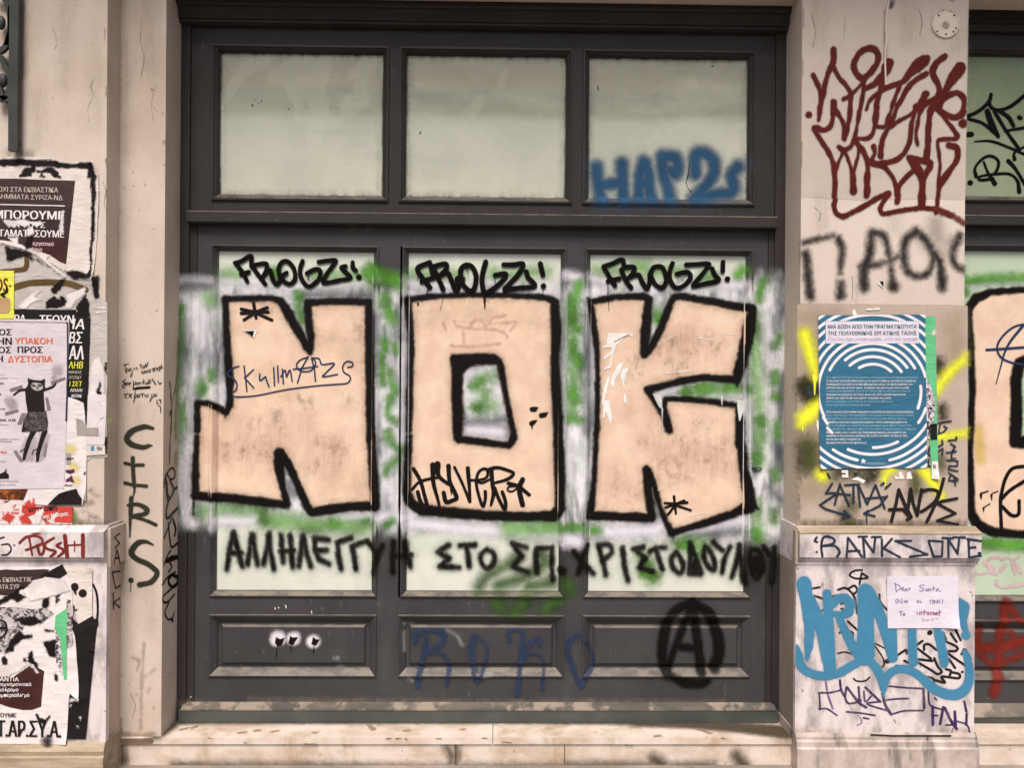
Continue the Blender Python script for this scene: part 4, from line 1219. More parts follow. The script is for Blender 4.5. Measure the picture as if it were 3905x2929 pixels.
paint('blue_blot', pil_r, SP, k('R3', 44, '250,1060 270,1110'), paintmat('blue_blot', (.05, .07, .12), .03, .03, .8), .005, LV(3))
YP = k('R3', 150, '200,390,130 250,560,130 300,760,110 335,900,70; 1780,1060,120 1950,850,95 2140,680,100; 150,1440,150 250,1360,170 380,1230,110') + k('R4', 80, '2140,165 1970,190 1760,220; 395,660,120 410,680,120; 1240,590,110 1190,660,70 1150,720,50; 1640,620,110 1760,780,110 1850,930,70')
paint('yellow_spray', pil_r, SP, YP, yellow, .005, LV(4), clip=pts_of('S', '3040,1100 3683,1100 3683,2004 3040,2004'))
paint('yellow_drips', pil_r, SP, k('R3', 20, '320,900,40 318,1120,14; 300,880,20 300,940,8; 345,900 345,960,8; 175,1450,26 175,1555,14; 205,1470,20 205,1500,8', 0) + k('R4', 14, '1160,700,30 1165,800,10', 0), yellow_crisp, .003, LV(5))
RT = k('R1', 40, '430,630 475,720 500,800 490,900 478,1005; 603,412,54 600,520,50 545,650,42 515,800,44 490,900; 600,560 650,650 740,760 748,850 735,1000 695,1165; 688,835,34 740,805,30 830,715,30 870,660,34; 860,668 800,625 772,545 820,450,50 900,405,54 968,432,52 975,520,52 920,600,50 850,668,46; 860,680,40 850,800,36 820,950,36 790,1120,34 755,1222,36 700,1258,36 645,1235,36; 1075,530,80 1055,580,70 960,695,50 870,745,44; 1035,560,60 1000,760,46 960,900,40 945,1080,38 905,1160,36 800,1168,34; 880,920,26 920,830,34 1050,740,40 1190,680,46 1270,590,80 1350,520,100 1390,490,60; 980,900,30 960,1040,34 1000,1068,34 1045,1050,34 1095,900,34 1155,730,36; 1385,620,50 1260,700,44 1150,880,40 1100,1010,38 1060,1085,40 1010,1200,44 1000,1310,50; 1382,790,60 1350,850,56 1280,945,40 1150,1020,30 1080,1080,24; 1285,950,40 1260,1060,38 1240,1200,42 1170,1320,44 1050,1370,42 930,1382,42; 1345,900,50 1318,1000,34 1300,1130,30 1312,1220,28; 1540,475,56 1470,530,54 1440,620,54 1490,720,50 1490,800,50 1440,880,54 1410,1000,52 1400,1200,50 1385,1340,60; 1670,570,100 1620,640,90 1550,750,60 1490,820,50 1300,900,60; 1490,890,60 1560,810,50 1650,780,44 1705,850,52 1690,950,54 1620,990,48 1540,955,40 1480,920,40; 1490,930 1560,1020,34 1640,1125,38 1635,1165,38 1540,1172,34 1482,1190,30 1490,1290,28 1500,1400,28 1490,1520,32 1485,1655,38; 1575,1222,54 1640,1242,50 1650,1320,46 1600,1405,40 1510,1520,36 1490,1650,34; 1240,1330,54 1390,1362,60 1425,1385,44 1360,1500,40 1340,1655,50; 1250,1340,56 1290,1420,46 1345,1520,44 1352,1655,50; 930,1380,44 1040,1420,36 1115,1520,38 1140,1655,46; 1300,1420,40 1200,1500,34 1150,1580,34 1135,1655,34; 605,862,60 600,960,46 580,1055,40 530,1095,38 450,1080,44 445,1100,44 500,1190,40 560,1280,42 600,1380,44 614,1500,44 612,1655,46; 600,900,44 640,960,42 690,1050,42 695,1165,48; 650,1240,36 700,1290,32 745,1400,34 768,1500,48 768,1615,58; 690,1275,28 640,1380,28 615,1460,28; 770,1450,30 800,1350,28 825,1230,28; 800,1200,44 850,1270,44 888,1360,44 890,1500,44 880,1650,54; 940,1230,42 948,1290,34 920,1360,34; 392,965,56 396,965,56; 1690,1040,74 1692,1040,74')
RT += k('R2', 44, '430,60,50 437,200,50 434,350,52; 605,160,50 608,322,56; 740,140,54 735,355,60; 800,40,40 900,80,36 985,200,36 1022,300,44 1022,415,54; 1180,120,40 1060,240,36 1025,320,40; 1200,60,60 1250,160,56 1256,300,66 1252,450,76; 1330,80,56 1270,200,44 1250,260,40; 1420,90,30 1405,350,38 1385,515,40; 1570,40,44 1490,180,34 1425,270,30; 445,390,44 430,450 450,520 520,547 650,490 800,400 938,335,52; 938,335,52 880,430,44 862,490,44 900,527,42 1050,495,40 1250,470,44 1400,490,44 1530,540,48')
rtag = paint('red_tag', pil_r, SP, RT, red_dark, .0028, LV(6), clip=pts_of('S', '3040,-20 3684,-20 3684,1200 3040,1200'), label='tall maroon tag under the round cover plate')
paint('tag_tail', rtag, SP, k('R2', 50, '1380,485 1530,540 1640,612'), red_fade, .003, LV(7))
clipP = pts_of('S', '3054,700 3679,700 3679,1158 3054,1158')
paint('charcoal_tag', pil_r, SP, k('R2', 62, '150,800,40 280,762,36 430,735,36; 165,900,80 180,1050,72 210,1300,76; 470,760,56 505,850,56 492,1000,44 485,1080,34; 490,1180,60 492,1290,80; 780,710,70 765,900,76 712,1040,80 715,1220,80; 780,710,66 870,715,62 920,800,52 945,920,40 970,1080,40 985,1190,70; 690,1022,56 850,1000,44 1030,930,40; 985,1200,90 990,1210,90; 1200,690,74 1110,760,72 1082,900,66 1112,1050,60 1200,1115,54 1310,1085,50 1355,980,50 1340,860,40 1270,750,60 1200,690,74; 1370,900,50 1420,980,60 1435,1100,76 1445,1210,84; 1610,735,62 1565,820,46 1540,930,44 1580,1020,50 1680,1070,50'), grey_spray, .005, LV(3), clip=clipP, label='blurred charcoal letters below the maroon tag')
paint('charcoal_haze', pil_r, SP, k('R2', 90, '1380,620 1400,760; 1520,800 1540,820; 1300,780 1420,900'), smoke, .008, LV(2), clip=clipP)
paint('chip', pil_r, SP, g('R2', '842,1165 890,1160 890,1228 845,1190'), chalk, .002, LV(6))
paint('chip_black', pil_r, SP, g('R2', '852,1163 889,1161 888,1215'), black_fine, .002, LV(7))  # black half of the small chipped triangle
paint('paper_scraps', pil_r, SP, g('R3', '770,100 800,92 832,165 775,165') + k('R3', 22, '950,95 970,90; 985,95 1010,92; 1040,90 1095,88', 0) + g('R4', '640,610 720,610 725,700 645,700 645,665 690,665 690,645 645,645') + g('R4', '750,725 830,690 930,735 900,775 850,740') + g('R4', '1285,670 1330,700 1330,630 1360,625 1400,715 1285,718') + g('R4', '1430,640 1470,625 1495,715 1420,718') + g('R3', '345,1420 365,1440 365,1590 340,1500'), chalk, .0025, LV(6))
paint('navy_tag', pil_r, SP, k('R4', 26, '530,770 452,888 575,885; 575,900 380,1030 450,1080 690,1150; 670,1095 742,1170 655,1190; 560,1020 620,780 732,1040; 560,890 742,908; 680,790 850,782; 785,790 785,1000; 835,780 865,1045; 842,780 950,1022; 955,1010 1050,790 1160,1070; 940,950 1190,932; 1190,920 1100,1040 915,1132; 965,1095 910,1132 1040,1165; 1120,790 1150,765; 1170,830 1232,772; 470,650 500,702; 800,650 825,660', 0) + k('R4', 12, '942,1150 945,1290', 0), navy_spray, .0028, LV(7), label='navy tag with arrows beside the black tag')
paint('black_tag', pil_r, SP, k('R4', 40, '1240,1225 1300,1000 1328,845; 1328,845 1400,1020 1480,1175 1430,1205; 1215,1085 1380,1082 1440,1150; 1440,1080 1470,835; 1472,835 1500,1000 1552,1155; 1552,1155 1575,1000 1605,845; 1870,712 1820,900 1740,1080 1668,1230; 2032,950,34 1850,985,38 1790,1010 2012,1130 1790,1218 2045,1262,26', 0) + k('R4', 40, '1620,862 1700,842 1800,870 1775,970 1680,1060 1600,1110'), black_marker, .0028, LV(8), label='black angular tag above the cap on the right')
paint('navy_scrawl', pil_r, SP, k('R4', 20, '1790,45 1960,18; 1830,40 1808,175; 1875,80 1910,105 1870,150 1808,172; 1925,255 2022,245 2022,212; 1955,290 2012,330 1975,372 2022,382; 1905,400 2010,390; 1970,400 1962,470 2015,470; 1910,490 2040,500 2032,560 1940,560 1930,600 2042,622; 1930,640 2042,720; 1960,660 1930,735 2035,742; 2000,720 2012,795; 1850,250 1860,300 1800,330; 1810,380 1860,350 1850,420', 0) + k('R4', 24, '1700,330 1680,420 1720,440; 1690,480 1680,560 1730,570', 0), navy_spray, .003, LV(7), label='navy vertical scrawl beside the green strip')
paint('grime', pil_r, SP, k('S', 30, '3060,2000 3680,2002') + k('R4', 16, '130,40 128,1280', 0), grime, .005, LV(3))
paint('moss', pil_r, SP, k('R4', 50, '660,1285 850,1280'), mossy, .004, LV(5))
# round cover plate and split cable
cx, cz_ = P(2905 + 1548 / 2.212, 198 / 2.212, YR)
pl = thing('cover_plate', (float(cx), YR, float(cz_)), 'round painted cover plate with small screw holes at the top of the right pilaster', 'cover plate')
bm = bmesh.new()
bmesh.ops.create_cone(bm, cap_ends=True, segments=48, radius1=.061, radius2=.059, depth=.005, matrix=Matrix.Translation((cx, YR - .0028, cz_)) @ Matrix.Rotation(math.pi / 2, 4, 'X'))
mesh_bm('disc', bm, plaster_new, pl)
paint('rim_dirt', pl, Front(YR - .0055), k('R1', 8, ' '.join('%.0f,%.0f' % (1548 + 115 * math.cos(a * .2618), 198 + 117 * math.sin(a * .2618)) for a in range(25))) + k('R1', 60, '1548,205 1550,208'), paintmat('rim_dirt', (.22, .18, .16), .010, .01, .5, streak=.3), .003, .0006)
for dx, dy in ((-62, -68), (68, -66), (62, 70), (-74, 66), (0, 92), (82, 40)):
    bm = bmesh.new()
    a = P(2905 + (1548 + dx) / 2.212, (198 + dy) / 2.212, YR)
    bmesh.ops.create_cone(bm, cap_ends=True, segments=12, radius1=.0034, radius2=.0034, depth=.002, matrix=Matrix.Translation((a[0], YR - .0062, a[1])) @ Matrix.Rotation(math.pi / 2, 4, 'X'))
    mesh_bm('screw_hole', bm, dark, pl)
def tube(name, pts, r, mat, parent=None, loc=None, flat=None):
    c = bpy.data.curves.new(name, 'CURVE')
    c.dimensions = '3D'
    c.bevel_depth = r
    c.bevel_resolution = 2
    s = c.splines.new('POLY')
    s.points.add(len(pts) - 1)
    for i, p in enumerate(pts):
        q = Vector(p) - (Vector(loc) if loc else Vector())
        s.points[i].co = (*q, 1)
    return as_mesh(name, c, mat, parent, loc)
cp = [P(2905 + x / 2.212, y / 2.212, YR - .004) for x, y in spl([(1075, -30), (1062, 60), (1050, 140), (1045, 240), (1050, 330), (1042, 420), (1040, 520), (1044, 640), (1045, 715)], 5)]
tag(tube('cable', [(a, YR - .004, b) for a, b in cp], .004, plaster_new, None, (float(cp[-1][0]), YR - .004, float(cp[-1][1]))), 'thin painted over cable running down the right pilaster into the maroon tag', 'cable')
paint('cable_dirt', pil_r, SP, k('R1', 26, '1040,90 1036,240 1040,420 1038,640; 1085,60 1100,20'), paintmat('cable_dirt', (.10, .085, .075), .012, .012, .6, streak=.5), .004, LV(1))
paint('broken_plaster', pil_r, SP, g('R1', '1060,-20 1130,-20 1120,50 1075,65') + g('R1', '1560,-10 1640,-10 1615,15 1590,5'), paintmat('bare_plaster', (.30, .26, .24), .004, .003), .003, LV(1))

# right cap and plinth
paint('banks_one_tag', pil_r, S_CAPR, k('R5', 28, '345,160 322,200 350,215; 342,335 345,335; 415,390 400,270 425,160 500,153 560,190 530,240 420,262; 430,262 560,262 620,330 590,392') + k('R5', 27, '705,398 722,160 890,392; 730,325 860,320; 922,402 902,160 1030,342 1052,150; 850,150 950,148; 1010,155 1120,152; 1130,182 1132,382; 1252,175 1150,290 1350,398; 1482,200 1290,200 1680,365 1470,392; 1692,200 1752,390 1852,388 1862,208 1695,198; 1932,398 1930,180 2042,358 2062,160; 1860,165 1980,172; 1990,157 2130,160', 0) + k('E3', 20, '195,1010 200,1165 298,1150; 185,1012 300,1027; 205,1085 252,1080; 280,1130 295,1130', 0), navy_spray, .003, LV(1), label='navy BANKS ONE tag along the cap')
S_BASE = Front(YR - .05)
CM = (k('R5', 24, '892,552 800,560 742,610 800,650 900,655 960,640 892,590; 885,590 860,722') + k('R5', 26, '290,775 380,760; 310,860 430,910 445,1010 360,1072; 530,870 580,858; 600,790 700,772 800,880 832,1075; 720,780 800,740 832,800 790,842; 1100,845 1110,930 1190,1032; 720,1170 842,1282; 620,1310 640,1290; 700,1280 780,1310 770,1380 740,1390; 750,1390 830,1450; 640,960 710,920; 640,1020 690,1030; 1010,960 1030,1100') + k('R6', 18, '600,280 680,265 770,285; 1030,170 1140,330 1152,430 1100,450; 1030,150 1170,220') + k('R6', 30, '1550,180 1620,130; 1560,222 1720,342; 1640,235 1640,180 1700,172 1790,240; 1860,120 2030,200 2022,250 1920,270 2142,432; 1570,352 1740,372; 1762,340 1800,430 1850,500 1800,530 1720,480 1570,392; 1300,430 1490,446; 1400,370 1482,410; 1320,300 1420,240 1430,280; 1960,40 2030,140; 2020,0 2080,120; 1870,30 1900,110; 1940,350 2012,455; 1900,470 1960,490 1950,540; 1960,505 2060,530 2050,580 1850,560 1890,632 1760,600; 1610,560 1740,582 1752,650; 2090,290 2130,232 2200,345; 2098,505 2102,505') + k('R6', 60, '1195,375 1205,372; 1705,32 1712,28', 0) + k('R6', 20, '790,585 830,615 930,612 982,570'))
paint('marker_scribbles', pil_r, S_PLR, CM, black_marker, .003, LV(1), label='thick black marker scribbles on the marble')
paint('purple_tag', pil_r, S_PLR, k('R6', 22, '365,755 500,755 640,722; 375,760 385,950; 375,955 470,950 590,1030; 625,605,30 640,720 680,800; 700,690,26 690,820,26 720,880 800,878 880,850; 712,690,30 850,870,34 940,932,34; 850,685,28 862,860; 930,690,30 1110,862,30; 912,735 930,862 1000,800; 1110,862 950,890 1190,970; 700,985 870,1000 1050,1030; 910,1058 970,1070; 1140,760,40 1170,900,36 1240,1015,36; 1190,842 1300,830 1450,825; 1250,1015 1400,975 1630,970; 1210,675 1420,695 1630,705; 1630,705,30 1640,940,34; 1740,920,34 1745,1140,34; 1740,925 1870,962; 1730,1030 1800,1032; 1870,930,34 1832,1130,34; 1890,940,36 1960,1090,36 2032,1190,36; 1900,1146 1980,1142; 2008,985,36 2020,1170,36; 2000,1090 2150,1140 2192,1240; 2122,860,30 2148,980; 2152,1010,30 2146,1140; 1990,1180,10 1960,1270,8; 1690,740 1700,880 1750,940; 1770,820 1792,842'), purple, .003, LV(1), label='purple marker tag near the base')
paint('purple_tail', pil_r, S_PLR, k('R6', 26, '450,600 480,780 540,950; 660,760 720,870 790,980 870,1060 880,1120 830,1152,12'), purple_light, .003, LV(1))
CY = (k('R5', 130, '190,720,175 230,960,140 258,1250,120 248,1480,100 235,1560,60; 225,1560,26 225,1640,8; 290,900,70 360,1120,120 430,1380,140 480,1640,150; 468,835,104 485,1050,110 480,1400,150; 540,960,90 600,890,100 690,890,110 755,960,110 730,1060,110 640,1100,90 570,1080,70; 610,1120,80 690,1300,100 780,1480,110 880,1620,120; 930,810,180 935,1100,190 940,1560,200; 970,800,120 1080,1020,130 1170,1280,130 1250,1560,130; 1250,1260,110 1262,1600,110; 1490,1250,96 1500,1659,96; 1790,1250,90 1850,1500,104 1880,1659,104; 2060,950,120 2115,1000,140 2105,1180,90 2140,1290,60; 2138,1335,104 2142,1335,104', 0)
      + k('R6', 96, '90,210,80 115,300,110 150,420,105 230,500,100 400,550,100 600,520,100 780,420,100 920,350,96 1030,420,96 1115,560,100 1150,710,70 1180,580,90 1270,490,90 1400,470,92 1550,530,96 1750,700,110 1950,780,120 2100,740,120 2180,600,110 2170,400,90 2130,270,60') + k('R6', 110, '480,50,150 500,440,150; 1500,100 1512,390,90; 1240,100 1260,330,120; 1840,50 1880,410,84; 930,60,190 920,330,190; 228,330,60 228,365,8; 1150,700,60 1140,800,10', 0))
clipQ = pts_of('S', '3034,2150 3716,2150 3716,2798 3034,2798')
ct = paint('cyan_halo', pil_r, S_PLR, CY, cyan_halo, .005, LV(2), clip=clipQ)
paint('cyan_tag', pil_r, S_PLR, CY, cyan, .0035, LV(3), clip=clipQ, label='thick light blue tag across the marble base')
paint('white_drips', pil_r, S_PLR, k('R6', 14, '640,0 665,120 690,260,6; 670,520 665,700,5; 910,550 908,580,5; 1288,550 1285,640,5', 0), chalk, .003, LV(2))
paint('black_line', pil_r, Front(YR - .035), k('R6', 20, '1000,1262 1250,1275 1960,1275; 1680,1290 1680,1330,8', 0), black_marker, .003, LV(1))
paint('base_moss', pil_r, S_PLR, k('R6', 40, '120,1225 600,1235; 1900,1220 2180,1230'), paintmat('rust_stain', (.36, .24, .12), .05, .05, .5, streak=.4), .005, LV(0))

# ---- left side
paint('sirs_letters', jamb, S_JAMB, k('J1', 50, '505,922,36 440,905,46 400,908,54 290,950,60 232,1030,60 290,1095,56 400,1122,50 455,1108,40 500,1100,12') + k('J1', 42, '295,1235 300,1400 312,1540', 0) + k('J1', 46, '215,1290,34 300,1310 405,1310; 215,1500,36 300,1520 440,1532', 0) + k('J1', 14, '316,1560,20 300,1650,10', 0) + k('J2', 46, '280,275 272,450; 250,352,36 350,342 440,390,52 425,440,50 300,470,50; 290,470 430,510 540,558,34; 510,770,16 430,735,40 340,755,58 282,850,60 340,920,56 450,970,54 530,1030,56 550,1080,54 490,1160,54 370,1190,56') + k('J2', 14, '270,470,34 265,685,14; 275,1150 272,1262,7', 0) + k('J2', 54, '275,1143 277,1143', 0), cirs, .003, LV(3), label='large vertical C I R S letters in dark green spray')
FU = paint('green_drip_mark', jamb, S_REV, k('J1', 14, '678,440,26 690,520 700,760 690,1000 680,1160,26 678,1290,20; 765,300 740,480 700,700', 1) + k('J1', 40, '690,755 685,770'), paintmat('moss_thin', (.06, .075, .025), .012, .008, .85), .004, LV(2))
paint('green_haze', jamb, S_REV, k('J1', 46, '775,20 770,300 760,560 745,780 745,1010; 745,1200 745,1290'), paintmat('green_jamb', (.20, .30, .08), .05, .03, .7), .006, LV(1))
paint('vertical_tag', jamb, S_REV, k('J1', 24, '618,1550 640,1420 700,1342 735,1380 730,1440 690,1462 655,1410; 650,1490 660,1620 680,1655; 680,1470 722,1560 700,1640; 740,1560,36 755,1545,36') + k('J2', 22, '640,60 650,250 670,300 720,200 700,130; 668,305 645,400 650,490 700,450 760,382,30; 715,500 742,600 730,670,34; 700,480 660,600 620,700; 665,540 680,700 700,795 760,755 800,748,26; 690,830 650,900 620,985; 650,940,50 700,915,60 770,900,40; 680,960 702,1005 665,1060; 740,1055 660,1110 598,1195; 705,1085,34 665,1150,40 705,1215,34 755,1180,44 765,1120,44 705,1085,34; 705,1230 610,1315 612,1370 660,1372 730,1292; 672,1380 630,1480 658,1555 705,1545 722,1495; 705,1560,46 712,1575,30'), black_fine, .003, LV(3), label='spidery black tag running down the door reveal')
paint('sack_tag', pil_l, S_CAPS, k('J2', 18, '152,650 98,692 152,752 103,805; 95,965 125,822 157,970; 102,915 150,908', 0), black_fine, .0028, LV(2), label='upper half of the small vertical SACK tag')
paint('sack_tag', pil_l, S_RET, k('J2', 18, '157,1050 75,1060 110,1232 157,1200; 85,1280 88,1450; 152,1335 92,1380 157,1432', 0), black_fine, .0028, LV(2), label='lower half of the small vertical SACK tag')
paint('pussh_tag', pil_l, S_CAPL, k('L4', 34, '250,400 330,330 450,312 530,350 530,410 440,452 330,492; 370,340,26 390,450 410,560; 475,430 500,540 545,530 570,440; 682,338 560,420 600,478 705,512 640,575; 770,402 720,440 790,480 802,522 735,578') + k('L4', 50, '820,310 852,580; 1050,300 1052,580', 0) + k('L4', 20, '850,432 1040,426; 945,380,14 945,510,10', 0), redtag, .003, LV(1), label='rust red PUSSH tag on the left cap')
paint('number_tag', pil_l, S_CAPL, k('L4', 20, '-20,350 50,330; 20,425 110,420 142,490 90,550 20,556; 178,432 184,432'), black_fine, .003, LV(1))
capsl = Front(YL - .03)
paint('cap_scrawl', pil_l, Front(YL - .051), k('L4', 9, '500,272 400,285 520,290', 0), redtag, .003, .0004)
paint('marker_loop', pil_l, S_PLL, k('L4', 26, '1180,930 1225,1050 1238,1250 1215,1480 1150,1680'), black_fine, .003, LV(1))
paint('grime', pil_l, S_PL, k('S', 26, '-20,1995 400,1998') + k('L3', 26, '1150,1240,30 1240,1290,16; 1150,1560,50 1230,1580,30; 1060,1500,10 1110,1505,8; 1090,1390,50 1150,1385,50'), grime, .005, LV(2))
paint('green_spot', pil_l, S_PL, k('L3', 50, '1375,330 1385,350') + k('L3', 70, '930,1530 950,1600'), paintmat('green_spot', (.15, .22, .05), .03, .02, .7), .005, LV(3))
paint('rising_damp', jamb, S_JAMB, k('W', 34, '690,350,16 680,480,24 670,720,20 660,1000,16 655,1260,26; 580,500,30 640,540,34 620,620,16; 690,700,12 800,625,12') + k('W', 60, '450,1310 640,1320 780,1310') + k('W', 14, '545,880 550,880; 610,890 614,890; 720,870 750,830; 440,1150 445,1200; 790,1020 792,1035; 460,680 462,690'), paintmat('damp', (.25, .17, .10), .022, .025, .5, streak=.3), .004, LV(1))
paint('corner_crack', jamb, S_JAMB, k('A', 10, '1245,575 1250,590; 1248,1125 1252,1135; 1245,680 1250,690; 1735,1490 1740,1495') + k('L1', 12, '1500,665 1550,715; 1360,600 1370,900,5', 0), grime, .003, LV(1))
HW = k('J1', 8, '200,255 255,240; 215,250 222,335; 240,290 232,310 250,318 258,295; 258,290 262,318; 280,285 270,310 290,312 290,360 272,378 280,340; 305,280 308,305 325,285 340,300; 345,275 335,290 350,298; 365,255 390,250; 378,254 382,290; 405,262 398,282 415,285 420,262; 430,245 438,275 455,225; 400,315 388,335 402,345 415,320; 418,318 422,342; 430,310 440,335 452,305; 470,300 460,325 478,330 485,300; 500,295 535,285; 508,295 512,325; 525,290 530,322; 548,285 552,312 565,280; 575,270 578,320; 575,275 592,272 590,295 578,298; 600,250 598,285 612,282')
HW += k('J1', 8, '215,405 190,430 215,445 185,475 200,498 215,480; 225,440 218,462 235,462 240,438; 255,440 258,465 272,440; 305,425 300,500; 305,450 320,460 328,430; 340,440 335,458 350,460 352,440; 362,435 368,460 382,432; 405,405 400,458; 425,420 405,438 430,455; 440,435 432,455 448,456 452,432; 465,408 462,455; 465,410 482,415 470,430 485,440 466,452; 500,400 520,430 495,415; 530,430 522,450 540,455; 560,420 575,450 598,440 580,460')
HW += k('J1', 8, '205,565 240,560; 220,564 218,600 235,598; 285,560 255,595; 258,560 285,600; 318,550 308,640; 318,590 335,592 340,560; 355,565 348,590 365,592 370,562; 380,560 412,556; 395,560 398,592; 422,565 426,590; 445,565 436,588 455,590 458,562; 500,558 478,635; 500,585 515,588 520,560; 530,560 528,582 545,580 548,558; 552,625 550,665 570,662; 575,625 588,622 590,660')
paint('handwriting', jamb, S_JAMB, HW, black_fine, .0022, LV(2), label='three lines of small pen handwriting')
paint('scribble', jamb, S_JAMB, k('J1', 26, '305,505 350,498 470,490', 0) + k('J1', 7, '320,530 318,600 300,650; 510,590 475,640; 560,690 585,690 590,760'), black_fine, .002, LV(2))

crack = paintmat('hairline_crack', (.10, .08, .065), .002, .004, .75, streak=.5)
streaks = paintmat('rain_streak', (.36, .29, .22), .10, .10, .22, streak=.5)
paint('crack', pil_l, S_PL, k('A', 6, '1010,800 960,900 985,1010 930,1130 940,1300; 560,300 600,420 580,520') + k('L1', 7, '1300,300 1340,430 1320,560 1350,700'), crack, .0022, LV(1))
paint('crack', jamb, S_JAMB, k('A', 6, '1500,200 1480,420 1520,600 1490,800; 1640,900 1600,1100 1625,1300') + k('W', 7, '880,715 960,680 1010,640; 560,900 600,1010 570,1130'), crack, .0022, LV(1))
paint('rain_streak', pil_l, S_PL, k('A', 90, '700,-40 690,500 700,900; 420,1000 410,1500; 1010,500 1000,1300'), streaks, .008, LV(0))
paint('rain_streak', jamb, S_JAMB, k('A', 70, '1340,500 1350,1600; 1600,100 1590,700') + k('J1', 70, '120,0 130,900; 330,700 340,880') + k('J2', 60, '190,300 180,1200; 470,1250 460,1650'), streaks, .008, LV(0))
paint('crack', pil_r, SP, k('R1', 6, '1320,60 1350,180 1330,300; 420,120 450,260 430,400; 700,150 690,330') + k('R2', 6, '250,470 300,520 290,600; 600,1120 604,1240 596,1330'), crack, .0022, LV(1))
paint('rain_streak', pil_r, SP, k('R1', 90, '480,-20 470,350; 1240,0 1250,330; 1640,250 1650,420') + k('R2', 80, '300,420 310,640; 1000,560 1010,640; 640,1180 640,1330'), streaks, .008, LV(1))
edge = paintmat('chipped_edge', (.66, .60, .55), .003, .008, .85)
edge_d = paintmat('worn_edge', (.22, .17, .13), .006, .014, .7, streak=.4)
paint('worn_edge', pil_l, S_PL, k('L1', 16, '1345,20 1350,120; 1352,420 1356,520; 1352,980 1356,1120') + k('A', 12, '1105,300 1110,420; 1118,900 1122,1010'), edge_d, .003, LV(1))
paint('worn_edge', pil_r, SP, k('R1', 10, '352,60 350,220; 345,500 343,640; 336,1200 335,1400') + k('R4', 14, '135,250 133,520; 130,900 128,1200'), edge_d, .003, LV(1))
S_TREAD = Horizontal(Z_TREAD)
dirt = paintmat('corner_dirt', (.075, .056, .036), .06, .035, .85)
paint('corner_dirt', step, S_TREAD, k('B1', 34, '40,1270 300,1262 900,1262 1820,1262', 0) + k('B2', 30, '0,1262 1820,1264', 0) + k('B3', 40, '0,1262 600,1268', 0) + k('B3', 46, '600,1275,50 1100,1285,70 1500,1310,90 1900,1350,110', 0) + k('W', 50, '830,1330 960,1230 1010,1180', 0), dirt, .005, LV(0))
paint('tread_stain', step, S_TREAD, k('B1', 18, '600,1360 640,1355; 740,1340 760,1338; 890,1350 925,1342; 1250,1358 1270,1355; 100,1330 140,1320; 190,1315 220,1305; 1720,1290 1760,1330') + k('B2', 16, '20,1300 60,1325; 330,1340 360,1338; 820,1330 840,1328') + k('B3', 20, '800,1390 830,1385; 1180,1330 1260,1360'), paintmat('tread_spots', (.28, .19, .12), .014, .02, .6), .003, LV(1))
S_RIS = Front(-.168)
paint('riser_dirt', step, Front(-.1605), k('B1', 26, '20,1632 900,1640 1820,1640', 0) + k('B2', 24, '0,1645 1820,1650', 0) + k('B2', 40, '700,1480 740,1560 720,1640; 775,1480 770,1640', 0) + k('B3', 40, '20,1640 800,1640 1300,1635', 0) + k('B3', 90, '1500,1560 1560,1640; 780,1590 860,1630', 0) + k('W', 90, '430,1440 450,1560 430,1650', 0), dirt, .005, LV(1))
paint('tread_chips', step, S_RIS, k('B2', 12, '170,1408 210,1406; 250,1408 300,1406; 1000,1402 1040,1404; 330,1404 345,1420; 600,1410 640,1408; 1180,1440 1250,1444') + k('B1', 12, '330,1402 360,1406; 640,1440 660,1450; 1170,1455 1280,1460; 1500,1462 1570,1466') + k('B3', 12, '1370,1402 1400,1406; 540,1462 600,1466') + k('W', 60, '440,1380 760,1380', 0), paintmat('step_chip', (.16, .11, .07), .005, .012, .7), .003, LV(1))

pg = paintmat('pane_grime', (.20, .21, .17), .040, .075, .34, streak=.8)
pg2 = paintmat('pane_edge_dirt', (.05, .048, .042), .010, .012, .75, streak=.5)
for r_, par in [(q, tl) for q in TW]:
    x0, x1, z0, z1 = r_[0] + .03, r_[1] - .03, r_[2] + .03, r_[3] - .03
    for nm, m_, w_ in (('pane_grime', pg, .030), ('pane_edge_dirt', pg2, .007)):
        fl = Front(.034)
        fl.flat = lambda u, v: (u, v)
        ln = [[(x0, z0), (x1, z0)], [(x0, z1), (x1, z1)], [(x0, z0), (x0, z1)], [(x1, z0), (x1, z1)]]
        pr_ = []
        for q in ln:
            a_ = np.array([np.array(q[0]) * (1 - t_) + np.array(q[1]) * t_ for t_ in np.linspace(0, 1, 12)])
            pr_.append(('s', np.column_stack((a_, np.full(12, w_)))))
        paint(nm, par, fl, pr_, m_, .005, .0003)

# ------------------------------------------------------------------ pasted paper
def paper(name, col, var=.05, crease=.5, rough=.75):
    m, t, b = nodes(name)
    co = obco(t)
    c = mixc(t, maprange(t, noise(t, co, 5, 5, .65), .3, .7), tuple(x * (1 - var) for x in col), tuple(min(1, x * (1 + var)) for x in col))
    fib = noise(t, co, 38, 4, .6)
    c = mixc(t, .06, c, mixc(t, fib, (0, 0, 0), (1, 1, 1)), 'OVERLAY')
    t.links.new(c, b.inputs['Base Color'])
    b.inputs['Roughness'].default_value = rough
    b.inputs['Specular IOR Level'].default_value = .25
    bump(t, b, noise(t, co, 16, 4, .6, (1, 1, 2.2), 1.2), crease, .007)
    return m


